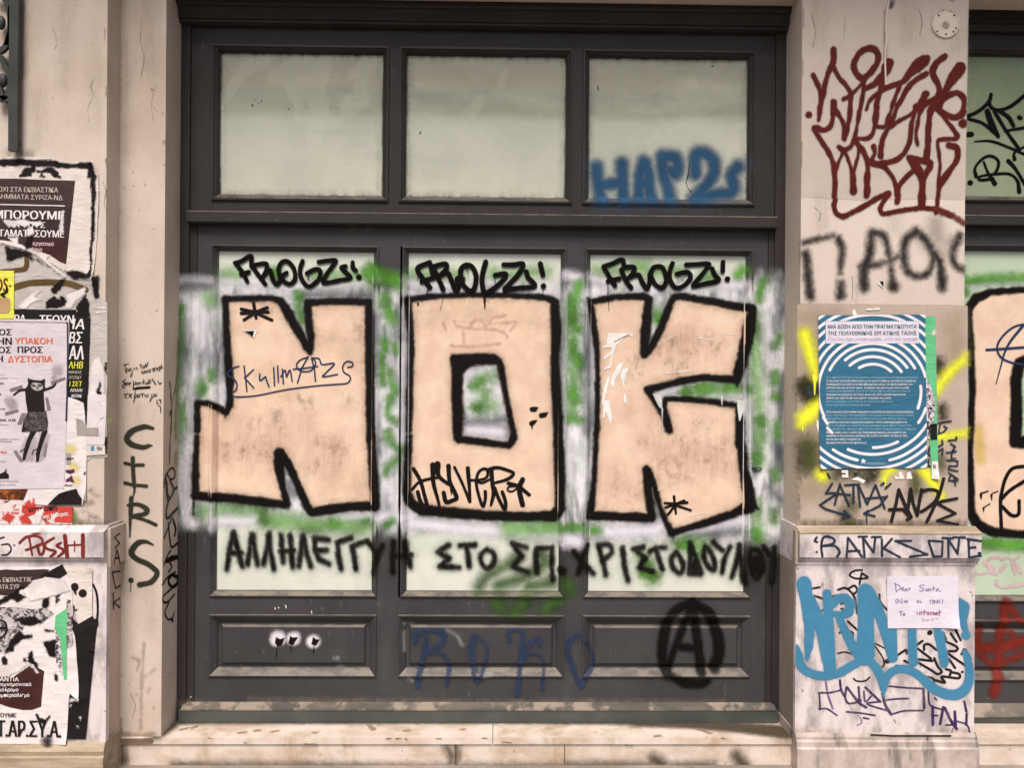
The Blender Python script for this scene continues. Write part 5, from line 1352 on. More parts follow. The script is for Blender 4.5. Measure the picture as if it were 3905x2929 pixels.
def tornmat(name, base, ink, scale=16, thr=.52, tint=None, stretch=(1, 1, 1), soft=.03):
    """paper torn in layers: printed remnants left in ragged patches"""
    m, t, b = nodes(name)
    co = obco(t)
    n1 = noise(t, co, scale, 6, .68, stretch, 1.2)
    c = mixc(t, maprange(t, n1, thr, thr + soft), base, ink)
    if tint:
        c = mixc(t, maprange(t, noise(t, co, scale * .8 + 3, 5, .7, stretch, .5), .58, .61, 0, .9), c, tint)
    c = mixc(t, maprange(t, noise(t, co, scale * 4, 4, .7), .55, .70, 0, .5), c, tuple(x * .6 for x in base))
    t.links.new(c, b.inputs['Base Color'])
    b.inputs['Roughness'].default_value = .8
    b.inputs['Specular IOR Level'].default_value = .2
    bump(t, b, n1, .6, .003)
    return m


P_WHITE = paper('paper_white', (.70, .64, .63))
P_CREAM = paper('paper_cream', (.66, .58, .53))
P_LILAC = paper('paper_lilac', (.60, .53, .56), .04, .35)
P_BLACK = paper('paper_black', (.008, .006, .006), .2, .4)
P_GREY = paper('paper_grey', (.47, .43, .40), .10, .6)
P_MAROON = paper('paper_maroon', (.060, .016, .016), .35)
P_UMBER = paper('paper_umber', (.040, .022, .022), .25)
P_YELLOW = paper('paper_yellow', (.70, .68, .09), .10)
P_RED = paper('paper_red', (.52, .05, .035), .1)
P_BLUE = paper('paper_blue', (.032, .135, .225), .10, .5, .5)
P_GREEN = paper('paper_green', (.12, .48, .22), .06)
P_PURPLE = paper('paper_purple', (.13, .005, .11))
P_NOTE = paper('paper_note', (.66, .62, .70), .02, .25)
P_CROWD = tornmat('crowd_print', (.48, .43, .42), (.07, .06, .06), 34, .50, (.66, .6, .6))
P_TORN = tornmat('torn_print', (.66, .60, .60), (.02, .016, .016), 13, .545)
P_TORNR = tornmat('torn_red', (.66, .58, .56), (.02, .015, .015), 20, .60, (.46, .045, .035), (1, 1, 1.6))
P_TORNC = tornmat('torn_colour', (.68, .60, .64), (.07, .02, .05), 17, .60, (.62, .52, .18))
P_SPECK = tornmat('speckle_print', (.60, .55, .58), (.05, .035, .06), 60, .50)
P_PHOTO = tornmat('warm_print', (.10, .025, .010), (.32, .09, .02), 26, .52, (.02, .012, .01))
I_WHITE = plain('ink_white', (.74, .70, .68))
I_BLACK = plain('ink_black', (.008, .006, .006))
I_ORANGE = plain('ink_orange', (.62, .15, .06))
I_TAN = plain('ink_tan', (.50, .43, .38))
I_YELLOW = plain('ink_yellow', (.72, .70, .05))
I_TEAL = plain('ink_teal', (.035, .10, .15))
I_LILAC = plain('ink_lilac', (.48, .33, .52))
I_PALE = plain('ink_pale_blue', (.30, .52, .62))
I_GREY = plain('ink_grey', (.30, .26, .27))
I_RED = plain('ink_red', (.55, .10, .08))
I_PINK = plain('ink_pink', (.66, .48, .48))
ink_black = paintmat('print_black', (.016, .012, .012), .003, .002)
ink_torn = paintmat('print_black_torn', (.010, .007, .007), .003, .030)
ink_white = paintmat('print_white', (.74, .70, .70), .002, .0005)
white_torn = paintmat('torn_white', (.68, .62, .61), .003, .026)
ink_grey = paintmat('print_grey', (.22, .19, .19), .006, .006, .9)
ink_tape = paintmat('print_tape', (.20, .17, .175), .003, .001, .9)
ink_navy = paintmat('print_navy', (.03, .03, .06), .002, .001)
ink_brown = paintmat('spray_brown', (.10, .062, .022), .006, .003)


def sh(name, surf, reg, txt, mat, lift, parent=None, tear=None, seed=1, **kw):
    p = [np.array(q) for q in pts_of(reg, txt)]
    if tear:
        p = torn(p, tear[0], tear[1], seed)
    return sheet(name, surf, p, mat, lift, parent, **kw)


T = lambda nm, par, surf, reg, items, lift: [text(nm, par, surf, reg, b, p0, p1, h, m_, lift, bo, s_) for b, p0, p1, h, m_, bo, s_ in items]
B_ = .035

# grey remnants under everything on the left pilaster
o = sh('poster_remnant', S_PLp, 'L2', '-150,-420 300,-360 700,-200 930,-40 1175,60 1240,330 1355,335 1360,700 1352,1660 1330,2060 1360,2300 1080,2310 1100,2850 -150,2900', P_GREY, .0010, tear=(26, 2.2), seed=3, label='grey paste streaked remnant of torn posters spreading over the left pilaster', cat='poster')
paint('brown_arch', o, S_PLp, k('L2', 78, '150,165 300,118 450,92 750,92 900,110 1085,180') + k('L1', 62, '400,1215,40 250,1235 150,1290; 345,1250 330,1400 200,1430 20,1450', 1), ink_brown, .003, .0022)
paint('print_patch', o, S_PLp, g('L2', '590,330 680,260 760,300 770,260 800,270 850,320 830,380 700,410 595,415') + g('L2', '655,160 740,90 830,40 800,130 720,230 660,235') + g('L2', '1175,20 1255,15 1255,290 1215,310 1190,250 1165,120'), ink_torn, .003, .0026)
paint('torn_white', o, S_PLp, g('L2', '270,360 400,240 520,180 440,270 530,300 400,350 330,420 230,410') + g('L2', '360,440 500,440 520,550 330,560') + g('L2', '1200,395 1340,400 1340,420 1200,415') + g('L2', '1210,450 1350,455 1350,475 1220,478') + g('L2', '850,250 1000,190 1090,140 1080,230 960,330 900,420 820,420 860,330') + g('L2', '1170,1100 1260,1020 1330,1240 1330,1550 1230,1640 1120,1600 1140,1300'), white_torn, .003, .0028)
paint('torn_black', o, S_PLp, g('L2', '1105,205 1090,280 1125,330 1130,440 1145,520 920,620 985,450 960,440 1000,360 1060,280') + g('L2', '1265,1330 1290,1390 1270,1460 1300,1500 1250,1560 1220,1480 1250,1400') + g('L2', '1130,1580 1190,1555 1195,1570 1140,1590') + g('L2', '1340,1105 1358,1105 1355,1250 1335,1200'), ink_torn, .003, .0032)
paint('torn_patch', o, S_PLp, g('L3', '1100,545 1365,545 1368,780 1330,770 1300,660 1100,650') + g('L3', '1310,360 1300,520 1260,510 1270,440'), ink_torn, .003, .0030)
# black bordered poster
o = sh('poster', S_PLp, 'L1', '-150,-10 300,-5 640,10 880,68 1165,32 1205,70 1252,205 1252,640 1235,900 1215,1250 1185,1500 1165,1545 920,1542 800,1430 640,1325 400,1195 100,1085 -150,1040', P_CREAM, .0030, tear=(30, 1.6), seed=5, label='torn black bordered Greek poster pasted highest on the left pilaster', cat='poster', group='political posters on the left pilaster')
paint('border', o, S_PLp, k('L1', 84, '-120,62 300,68,84 640,80,84 760,96,84 860,110,60 910,108,50 1150,105,80', 0) + k('L1', 76, '1152,120,84 1188,240,66 1188,600,42 1178,960,40 1158,1180,34 1160,1400,24', 0) + k('L1', 70, '1150,130 1150,235', 0) + g('L1', '815,1432 1010,1440 1100,1490 1165,1400 1172,1532 920,1536'), ink_torn, .003, .0042)
paint('seal', o, S_PLp, g('L1', '255,242 320,130 450,110 460,180 400,200 410,240') + g('L1', '600,125 690,130 750,190 778,262 700,252 640,190 480,190 470,160 540,180') + g('L1', '495,250 530,205 580,250'), ink_torn, .003, .0042)
dp_ = sh('dark_panel', S_PLp, 'L1', '-150,262 957,298 843,1352 760,1320 640,1235 400,1150 150,1062 -150,1020', P_UMBER, .0040, o, tear=(40, 1.2), seed=8)
sh('panel_foot', S_PLp, 'L1', '500,1010 878,1020 843,1340 640,1232 430,1150', P_MAROON, .0046, o, tear=(30, 2), seed=9)
T('lettering', o, S_PLp, 'L1', [('ΟΧΙ ΣΤΑ ΕΚΒΙΑΣΤΙΚΑ', (-6, 436), (745, 447), 62, I_TAN, 0.008, 0), ('ΔΙΛΗΜΜΑΤΑ ΣΥΡΙΖΑ-ΝΔ', (-96, 523), (800, 545), 60, I_TAN, 0.008, 0), ('ΜΠΟΡΟΥΜΕ', (-62, 775), (818, 790), 105, I_WHITE, 0.02, 0), ('ΝΑ ΤΟΥΣ', (120, 886), (580, 893), 70, I_WHITE, 0.016, 0), ('ΣΤΑΜΑΤΗΣΟΥΜΕ', (-70, 1000), (820, 1016), 86, I_WHITE, 0.016, 0), ('εργατικό', (430, 1115), (690, 1122), 50, I_PINK, 0.012, 0), ('κίνημα', (400, 1182), (545, 1190), 46, I_PINK, 0.012, 0)], .0054)
paint('rule', o, S_PLp, k('L1', 13, '-50,597 825,616', 0), ink_white, .002, .0052)
paint('torn_white', o, S_PLp, g('L1', '50,800 330,795 390,815 520,810 530,850 480,880 400,850 330,880 240,850 200,885 110,870') + g('L1', '360,900 430,890 440,960 400,1010 360,990') + g('L1', '790,690 815,690 818,960 760,940') + g('L1', '120,1015 240,1018 240,1090 340,1140 330,1170 -60,1060 -60,1040 180,1100') + g('L1', '600,1290 700,1390 850,1500 830,1520 660,1400 520,1270 400,1190 400,1165 520,1230 640,1240'), white_torn, .003, .0060)
paint('torn_black', o, S_PLp, g('L1', '380,1000 435,985 400,1130 340,1150 320,1110') + g('L1', '80,1125 300,1180 400,1210 390,1300 440,1290 620,1380 500,1290 400,1260 300,1250 100,1300'), ink_torn, .003, .0064)
# yellow card
o = sh('flyer', S_PLp, 'L2', '-90,-60 187,-58 188,548 -90,548', P_YELLOW, .0042, label='small yellow flyer with dark red lettering peeking out at the left edge', cat='flyer')
T('lettering', o, S_PLp, 'L2', [('OS', (-60, 205), (112, 205), 175, plain('ink_dark_red', (.11, .02, .012)), .01, 0)], .0054)
paint('label_box', o, S_PLp, g('L2', '-60,285 115,285 140,310 140,440 115,480 -60,480'), paintmat('label_tan', (.48, .30, .16), .003, .001), .003, .0054)
paint('star', o, S_PLp, k('L2', 8, '140,118 142,150; 128,134 154,134', 0) + k('L2', 30, '40,240 100,210 100,160; 30,245 70,270', 1), ink_black, .002, .0058)
# black concert poster
o = sh('poster', S_PLp, 'L2', '150,430 965,436 955,560 1000,530 1150,534 1146,700 1130,1200 1112,1590 1108,1900 1070,1800 1062,1640 890,1560 150,1560', P_BLACK, .0040, tear=(40, 1), seed=12, label='black poster with white and yellow lettering half under the lilac poster', cat='poster', group='political posters on the left pilaster')
T('lettering', o, S_PLp, 'L2', [('ΡΛ', (190, 600), (330, 600), 100, I_WHITE, 0.012, .1), ('ΤΕΟΥΝ', (515, 610), (945, 612), 105, I_WHITE, 0.016, .1), ('ΙΑ', (925, 680), (1075, 685), 130, I_WHITE, 0.012, .15), ('ΒΣ', (885, 860), (1055, 860), 142, I_WHITE, 0.012, .15), ('ΑΛ', (885, 1062), (1065, 1066), 172, I_WHITE, 0.012, .1), ('ΛΗΒ', (878, 1180), (1060, 1180), 88, I_YELLOW, 0.008, .15), ('ΜΑΗΣΑΣ', (880, 1242), (1046, 1244), 36, I_TAN, 0.008, .15), ('ΟΤΖΕΚΤ', (880, 1310), (1046, 1312), 38, I_TAN, 0.008, .15), ('Ι ΣΕΤ', (890, 1404), (1050, 1404), 62, I_YELLOW, 0.008, .15), ('ΛΙΛΑΛΙ', (895, 1474), (1052, 1476), 42, I_WHITE, 0.008, .15), ('ΜΟΝΚ', (915, 1545), (1048, 1546), 40, I_WHITE, 0.008, .15)], .0050)
# lower white collage right of and below the lilac poster
o = sh('torn_poster', S_PLp, 'L3', '600,40 890,50 1065,120 1100,440 1096,1250 1050,1415 640,1418 300,1400 350,1190 700,1000', P_WHITE, .0044, tear=(24, 1.8), seed=21, label='torn white poster with yellow and purple stains beside the lilac poster', cat='poster')
paint('print_patch', o, S_PLp, g('L3', '610,1412 700,1320 760,1270 840,1240 980,1205 1010,1280 1052,1330 1042,1414'), ink_black, .003, .0056)
paint('purple_print', o, S_PLp, g('L3', '845,970 950,960 955,1000 900,1020 850,1000') + g('L3', '845,1090 920,1040 950,1130 900,1110 850,1130') + g('L3', '850,820 940,815 945,830 860,850') + g('L3', '840,1150 930,1160 930,1172 840,1170') + g('L3', '1060,1030 1090,980 1092,1030'), paintmat('print_plum', (.10, .02, .06), .004, .012), .003, .0056)
paint('yellow_stain', o, S_PLp, k('L3', 90, '870,700 930,710; 930,930 960,940; 970,1100 980,1110'), paintmat('stain_yellow', (.72, .62, .22), .03, .02, .8), .004, .0054)
paint('grey_print', o, S_PLp, g('L3', '975,315 1060,340 1110,440 1250,430 1250,540 985,530') + g('L3', '848,760 910,762 905,900 848,905'), paintmat('print_mid_grey', (.34, .31, .28), .004, .004), .003, .0055)
o2 = sh('torn_poster', S_PLp, 'L3', '1115,20 1350,10 1352,250 1325,655 1100,650 1112,300', P_TORN, .0038, tear=(22, 2), seed=23, label='narrow torn black and white poster by the pilaster edge', cat='poster')
o2 = sh('sticker', S_PLp, 'L3', '1100,655 1335,660 1340,775 1100,790', P_CREAM, .0050, tear=(30, 1), seed=25, label='cream paper scrap with a small blue square', cat='sticker')
paint('blue_square', o2, S_PLp, g('L3', '1165,665 1205,665 1200,730 1160,722'), paintmat('print_blue', (.06, .25, .42), .003, .001), .003, .0060)
paint('print_patch', o2, S_PLp, g('L3', '1240,670 1300,690 1300,720 1240,715'), ink_grey, .003, .0060)
o = sh('torn_poster', S_PLp, 'L3', '-150,1180 370,1190 312,1350 420,1420 930,1436 925,1660 -150,1660', P_TORNR, .0036, tear=(24, 2), seed=26, label='torn scraps of red, black and white print just above the left cap', cat='poster')
paint('warm_print', o, S_PLp, g('L3', '-100,1215 365,1215 310,1350 -100,1345'), dict(m=P_PHOTO, fe=.002), .004, .0046) if False else sh('photo_strip', S_PLp, 'L3', '-150,1200 366,1210 310,1352 200,1345 -150,1345', P_PHOTO, .0048, o, tear=(24, 1.2), seed=27)
o = sh('poster', S_PLp, 'L3', '295,1425 930,1436 926,1632 705,1630 720,1570 690,1520 640,1590 545,1600 600,1530 560,1470 500,1500 430,1530 365,1555 370,1490 285,1500', P_RED, .0056, tear=(20, 1.4), seed=29, label='torn red poster strip sitting on the left cap', cat='poster', group='political posters on the left pilaster')
T('lettering', o, S_PLp, 'L3', [('νατροπή', (370, 1508), (730, 1478), 72, I_BLACK, 0.016, 0), ('νης Μούτρας', (560, 1585), (880, 1540), 50, I_WHITE, 0.012, 0)], .0068)
paint('red_shreds', o, S_PLp, g('L3', '300,1440 380,1340 410,1400 440,1330 460,1430') + g('L3', '40,1580 120,1500 200,1560 130,1640') + g('L3', '330,1520 420,1640 300,1650 250,1560'), paintmat('print_red', (.48, .05, .035), .003, .03), .003, .0070)
paint('white_shreds', o, S_PLp, g('L3', '470,1500 560,1450 570,1500 520,1640 480,1650 450,1560') + g('L3', '660,1560 740,1490 750,1520 700,1600'), white_torn, .003, .0072)
# lilac poster with the dancing figure
o = sh('poster', S_PLp, 'L2', '-150,552 640,562 888,571 880,1000 860,1500 852,1900 832,2500 828,2690 500,2700 -150,2706', P_LILAC, .0062, label='large lilac poster of a dancing figure in a horned mask', cat='poster', group='political posters on the left pilaster')
paint('frame_line', o, S_PLp, k('L2', 20, '858,600 868,605 872,1200 850,1840', 0) + k('L2', 7, '-50,584 860,600', 0), ink_navy, .002, .0072)
T('lettering', o, S_PLp, 'L2', [('ΟΣ', (5, 757), (160, 757), 76, I_BLACK, 0.02, 0), ('ΗΝ', (-12, 876), (160, 878), 86, I_BLACK, 0.02, 0), ('ΥΠΑΚΟΗ', (203, 866), (676, 868), 76, I_ORANGE, 0.02, 0), ('ΟΣ', (0, 983), (152, 983), 78, I_BLACK, 0.02, 0), ('ΠΡΟΣ', (240, 981), (553, 982), 78, I_BLACK, 0.02, 0), ('Η', (-12, 1095), (50, 1095), 78, I_BLACK, 0.02, 0), ('ΔΥΣΤΟΠΙΑ', (116, 1097), (678, 1098), 76, I_ORANGE, 0.02, 0), ('ΔΕΥΤΕΡΑ', (-90, 1382), (62, 1382), 26, I_BLACK, 0.012, 0), ('14.00', (-40, 1520), (30, 1520), 26, I_BLACK, 0.012, 0)], .0074)
T('lettering', o, S_PLp, 'L3', [('ΑΘΗΝΑ 14.00', (-50, 210), (76, 208), 22, I_BLACK, 0.012, 0), ('ΕΙΝΑ 14.00', (-8, 355), (214, 352), 30, I_BLACK, 0.02, 0), ('ΑΘΗΝΑ', (-60, 762), (102, 762), 32, I_ORANGE, 0.016, 0), ('από κατειλημμένο', (-60, 1120), (242, 1120), 24, I_GREY, 0.004, 0), ('κτήριο γκίνη', (-50, 1165), (208, 1165), 24, I_GREY, 0.004, 0)], .0074)
paint('fine_print', o, S_PLp, k('L2', 6, '0,1262 72,1262; 0,1303 240,1303', 0) + k('L3', 6, '0,580 280,580; 0,610 160,612; 0,862 95,862; 0,398 130,398', 0), ink_grey, .003, .0072)
paint('tape', o, S_PLp, g('L2', '135,1440 295,1385 305,1430 150,1480') + g('L2', '655,1345 840,1285 845,1320 665,1390') + g('L3', '585,55 620,50 660,215 610,220') + g('L3', '290,250 345,250 290,395 232,395') + g('L3', '75,240 250,200 255,235 85,282') + g('L3', '185,735 225,715 315,860 270,870') + g('L3', '560,640 620,630 595,810 545,790'), ink_tape, .003, .0072)
paint('hand_print', o, S_PLp, k('L2', 90, '740,1200,110 760,1240,70; 720,1240,60 700,1300,40') + k('L3', 80, '140,100,110 180,150,110'), paintmat('print_hand', (.36, .31, .33), .03, .03, .8), .004, .0072)
paint('shadow_print', o, S_PLp, g('L3', '345,560 460,560 500,700 430,860 320,850 270,720') + g('L3', '520,500 650,520 600,680 560,840 470,870'), paintmat('print_pale_grey', (.44, .39, .40), .02, .01, .6), .004, .0073)
fig = paint('figure', o, S_PLp, g('L2', '368,1295 400,1316 450,1325 530,1332 586,1306 580,1390 592,1440 566,1470 570,1560 585,1725 365,1725 345,1600 330,1450 370,1380') + k('L2', 30, '340,1445,34 260,1462,28 195,1512,24; 580,1450,30 680,1412,30 720,1370,22') + g('L3', '372,222 596,222 622,372 612,482 285,488 318,335') + k('L3', 56, '440,480,66 385,590,56 350,700,50 318,830,34; 585,480,66 545,590,56 505,720,52 488,850,34') + k('L3', 12, '300,720 272,740; 440,715 420,775; 345,700 300,715; 500,710 440,718; 470,760 480,800', 0), ink_black, .003, .0076)
paint('mask', fig, S_PLp, k('L2', 84, '440,1395,70 480,1410,96 520,1410,80'), paintmat('print_mask', (.42, .39, .37), .004, .002), .003, .0080)
paint('mask_eyes', fig, S_PLp, k('L2', 26, '420,1388,24 450,1400,30; 510,1395,34 550,1390,22; 485,1420,16 490,1440,16'), paintmat('print_eyes', (.07, .06, .06), .006, .003, .9), .003, .0083)
paint('skirt_pattern', fig, S_PLp, [p for i in range(9) for p in k('L3', 13, ' '.join('%d,%d' % (300 + j * 36 + i * 6 + (i % 2) * 18, 245 + i * 28 + (j % 2) * 10) for j in range(9)), 0)], paintmat('print_weave', (.15, .13, .13), .006, .022, .9), .003, .0079, clip=pts_of('L3', '378,228 590,228 612,372 602,472 295,478 326,335'))
paint('castle_print', o, S_PLp, g('L3', '-50,1050 40,1005 75,990 85,950 95,950 98,1005 125,1028 126,1080 -50,1082'), ink_black, .003, .0074)

# posters on the left plinth
SQ = S_PLLp
o = sh('poster', SQ, 'L4', '940,1540 1240,1340 1250,1440 1150,1500 1150,2000 1110,2310 1090,2884 860,2880 870,2500 1010,2300', P_BLACK, .0024, label='black poster strip down the right side of the lower poster pile', cat='poster', group='poster pile on the left plinth')
paint('print_scraps', o, SQ, g('L5', '900,770 940,780 1000,800 1020,820 960,800 890,830') + g('L5', '1010,1010 1035,1015 1030,1050') + g('L5', '970,1120 1000,1130 990,1145') + g('L5', '870,900 915,850 905,890'), white_torn, .003, .0036)
o = sh('poster', SQ, 'L5', '1118,70 1158,66 1155,632 1115,636', P_PURPLE, .0018, label='thin purple paper sliver at the edge of the black strip', cat='poster')
o = sh('flyer', SQ, 'L4', '800,690 1176,704 1160,1290 1172,1330 1000,1425 930,1020', P_CREAM, .0034, label='cream flyer with slanted small print and two black dots', cat='flyer', group='poster pile on the left plinth')
paint('dots', o, SQ, k('L4', 100, '955,950,92 958,960,90; 1055,1035,100 1057,1037,100', 0) + k('L4', 16, '955,1000,40 972,1062,8; 945,1200 955,1262 985,1240', 0), ink_black, .003, .0046)
for b_, p0, p1 in (('μέσον από', (935, 885), (1035, 800)), ('τους', (1000, 950), (1035, 905)), ('αναρχικά.', (1010, 990), (1120, 910)), ('γιας.', (1070, 1140), (1130, 1085)), ('νης.', (1105, 1190), (1150, 1155))):
    text('lettering', o, SQ, 'L4', b_, p0, p1, 34, I_GREY, 0.002, .02)
sh('black_foot', SQ, 'L4', '860,1290 1000,1425 1175,1322 1245,1440 965,1580 940,1440', P_BLACK, .0044, o)
text('lettering', o, SQ, 'L4', 'από κοινού', (965, 1570), (1115, 1480), 30, I_GREY, 0.002, .01)
o = sh('torn_poster', SQ, 'L4', '-150,698 640,702 800,665 866,780 900,900 925,1015 905,1120 930,1300 900,1430 960,1580 1000,2200 1020,2390 895,2300 862,2540 852,2944 -150,2936', P_WHITE, .0052, tear=(26, 1.2), seed=31, label='big torn white poster with a maroon panel and bold black party letters', cat='poster', group='poster pile on the left plinth')
sh('dark_header', SQ, 'L4', '-150,736 640,736 520,812 560,840 420,870 440,930 380,960 210,1000 260,1030 100,1062 -150,1064', P_UMBER, .0062, o, tear=(22, 2.2), seed=33)
sh('black_tape', SQ, 'L4', '525,816 800,665 866,782 770,846', P_BLACK, .0070, o)
T('lettering', o, SQ, 'L4', [('ΣΤΑ ΕΚΒΙΑΣΤΙΚ', (-112, 893), (420, 884), 56, I_TAN, 0.008, 0), ('ΗΜΜΑΤΑ ΣΥΡ', (-150, 987), (262, 976), 58, I_TAN, 0.008, 0)], .0074)
sh('crowd_photo', SQ, 'L4', '-150,1205 200,1205 420,1240 600,1215 700,1300 560,1400 330,1420 280,1500 270,1640 60,1780 -150,1780', P_CROWD, .0064, o, tear=(20, 2.5), seed=35)
sh('crowd_photo', SQ, 'L4', '858,1100 905,1120 930,1440 935,1700 860,1730', P_CROWD, .0064, o, tear=(20, 2), seed=36)
sh('speckle_strip', SQ, 'L4', '716,1460 795,1620 830,2040 790,2080 720,1900', P_SPECK, .0064, o)
paint('torn_black', o, SQ, g('L4', '210,1000 280,950 400,945 400,965 280,980 250,1020 300,1050 360,1075 240,1140 160,1100 0,1190 -60,1180 20,1110') + g('L4', '560,1080 640,1070 630,1180 600,1235 545,1200') + g('L4', '715,1055 790,1040 740,1090 775,1110 720,1160') + g('L4', '200,1360 280,1340 470,1320 500,1360 600,1360 500,1420 400,1440 270,1420 260,1390 200,1400') + g('L4', '550,1650 720,1620 720,1840 640,1830 590,1720') + g('L4', '80,1790 150,1620 260,1500 330,1560 430,1560 420,1600 300,1610 200,1700 180,1760') + g('L5', '385,185 430,170 440,260 500,370 480,385 400,330 370,300') + g('L5', '45,260 70,240 100,280 100,355 50,355') + g('L5', '300,300 320,255 370,285 360,310') + g('L5', '-60,500 140,500 60,560 -60,590') + g('L5', '705,540 715,445 745,490 740,565') + g('L4', '570,1490 700,1500 710,1530 580,1510'), ink_torn, .003, .0076)
paint('letter_print', o, SQ, k('L4', 26, '30,1370 90,1420 95,1520 40,1590 -30,1600; -20,1470 90,1468'), ink_black, .003, .0076)
sh('green_strip', SQ, 'L4', '716,1320 862,1222 856,1650 855,2122 820,2118 770,1590 708,1480', P_GREEN, .0072, o)
mp_ = sh('maroon_panel', SQ, 'L5', '180,505 390,360 480,380 572,432 550,680 532,878 420,918 300,920 150,890 -150,780 -150,560', P_MAROON, .0066, o, tear=(40, .8), seed=38)
paint('torn_white', o, SQ, g('L5', '395,350 430,350 505,440 485,450') + g('L5', '-60,370 380,325 240,440 140,470 130,490 -60,500') + g('L4', '300,1010 420,890 640,850 830,860 900,1000 700,1060 560,1100 400,1130'), white_torn, .003, .0080)
T('lettering', o, SQ, 'L5', [('ΕΝΑΝΤΙΑ', (-90, 556), (256, 556), 52, I_WHITE, 0.012, 0), ('αντιμνημονιακό', (-60, 616), (412, 614), 46, I_WHITE, 0.012, 0), ('μονόδρομο', (-60, 684), (246, 684), 46, I_WHITE, 0.012, 0), ('τον ιμπεριαλισμό', (-100, 752), (390, 752), 46, I_WHITE, 0.012, 0), ('ΣΟΥΜΕ', (-30, 1005), (222, 1008), 50, I_BLACK, 0.016, 0), ('Τ.ΑΡ.ΣΥ.Α.', (-20, 1255), (785, 1264), 206, I_BLACK, 0.014, 0)], .0078)
paint('raised_arms', o, SQ, k('L5', 30, '480,975,26 515,1050,40; 640,1000,24 590,1060,36; 540,1050,60 560,1070,60', 0), ink_torn, .003, .0082)
paint('burn_mark', o, SQ, k('L5', 100, '610,1310,110 620,1340,90'), paintmat('burn', (.03, .022, .018), .03, .01, .9), .004, .0082)

# ------------------------------------------------------------------ right pilaster paper
o = sh('poster', S_PRp, 'R3', '1640,178 1770,186 1776,700 1788,1470 1795,1660 1798,1930 1805,2136 1718,2132 1716,1920 1690,1500 1655,920', P_GREEN, .0034, label='narrow green poster strip showing beside the blue poster', cat='poster')
for b_, y in (('π', 350), ('α', 455), ('υ', 580), ('μ', 705)):
    text('lettering', o, S_PRp, 'R3', b_, (1656, y), (1720, y), 108, I_WHITE, 0.002, .05)
paint('torn_white', o, S_PRp, g('R3', '1720,385 1760,330 1775,385 1750,415 1725,405'), white_torn, .003, .0046)
sh('speckle_strip', S_PRp, 'R3', '1655,920 1690,960 1750,1130 1765,1300 1735,1470 1690,1500 1660,1400', P_SPECK, .0044, o)
sh('black_block', S_PRp, 'R3', '1704,1474 1788,1470 1788,1664 1710,1668', P_BLACK, .0046, o)
sh('white_foot', S_PRp, 'R3', '1730,1928 1798,1925 1806,2138 1717,2134', P_WHITE, .0046, o)
sh('white_edge', S_PRp, 'R3', '1655,1200 1690,1480 1712,1520 1702,1660 1672,1640', P_TORN, .0048, o)
text('lettering', o, S_PRp, 'R3', 'Η', (1742, 2012), (1764, 2012), 48, plain('ink_plum', (.10, .01, .03)), .0056, .03)
o = sh('poster', S_PRp, 'R3', '357,168 1000,160 1640,158 1648,600 1660,1300 1668,2004 1100,2008 376,2016 366,1100', P_BLUE, .0050, label='blue poster with white concentric rings on the right pilaster', cat='poster')
CXr, CYr = 1012, 1080
def arcs(r, a0, a1, w=35):
    n = max(6, int(abs(a1 - a0) * r / 40))
    q = [(CXr + r * math.cos(a), CYr + r * math.sin(a)) for a in np.linspace(a0, a1, n)]
    return [('s', np.array([(*to_s('R3', *p), w / 3.16) for p in q]))]
def ang(x, y):
    return math.atan2(y - CYr, x - CXr)
R_ = []
tw = math.tau
R_ += arcs(325, ang(855, 805) , ang(1225, 850)) + arcs(415, ang(745, 780), ang(1340, 855)) + arcs(500, ang(690, 715), ang(1410, 805)) + arcs(575, ang(500, 825), ang(1510, 805))
R_ += arcs(657, ang(425, 1380) - tw, ang(1668, 900)) + arcs(580, ang(1585, 1020), ang(1555, 1285)) + arcs(668, ang(1655, 1290), ang(1565, 1460))
R_ += arcs(680, ang(1020, 1762), ang(1310, 1690)) + arcs(762, ang(1660, 1480), ang(715, 1782)) + arcs(851, ang(535, 1785), ang(825, 1912)) + arcs(855, ang(1660, 1640), ang(1215, 1908)) + arcs(932, 0, math.pi) + arcs(1017, 0, math.pi) + arcs(1100, 0, math.pi)
R_ += arcs(670, ang(400, 1520), ang(366, 1420)) + arcs(700, ang(425, 1680), ang(370, 1600))
for r in (742, 828, 922, 1003, 1090):
    R_ += arcs(r, -math.pi, 0)
clipB = pts_of('R3', '357,168 1000,160 1640,158 1648,600 1660,1300 1668,2004 1100,2008 376,2016 366,1100')
paint('rings', o, S_PRp, R_, paintmat('print_ring', (.74, .72, .76), .0018, .0005), .0022, .0060, clip=clipB, cut=pts_of('R3', '440,236 1568,236 1568,508 440,508'))
sh('title_box', S_PRp, 'R3', '445,240 1566,238 1568,504 447,506', P_NOTE, .0060, o)
T('lettering', o, S_PRp, 'R3', [('ΜΙΑ ΔΟΣΗ ΑΠΟ ΤΗΝ ΠΡΑΓΜΑΤΙΚΟΤΗΤΑ', (472, 326), (1538, 324), 46, I_TEAL, 0.014, 0), ('ΤΗΣ ΠΟΛΥΕΘΝΙΚΗΣ ΕΡΓΑΤΙΚΗΣ ΤΑΞΗΣ', (472, 404), (1538, 402), 46, I_TEAL, 0.014, 0), ('(Που δεν έχει μεταπτυχιακά... ούτε καν χαρτιά)', (472, 470), (1542, 470), 40, I_LILAC, 0.008, 0)], .0072)
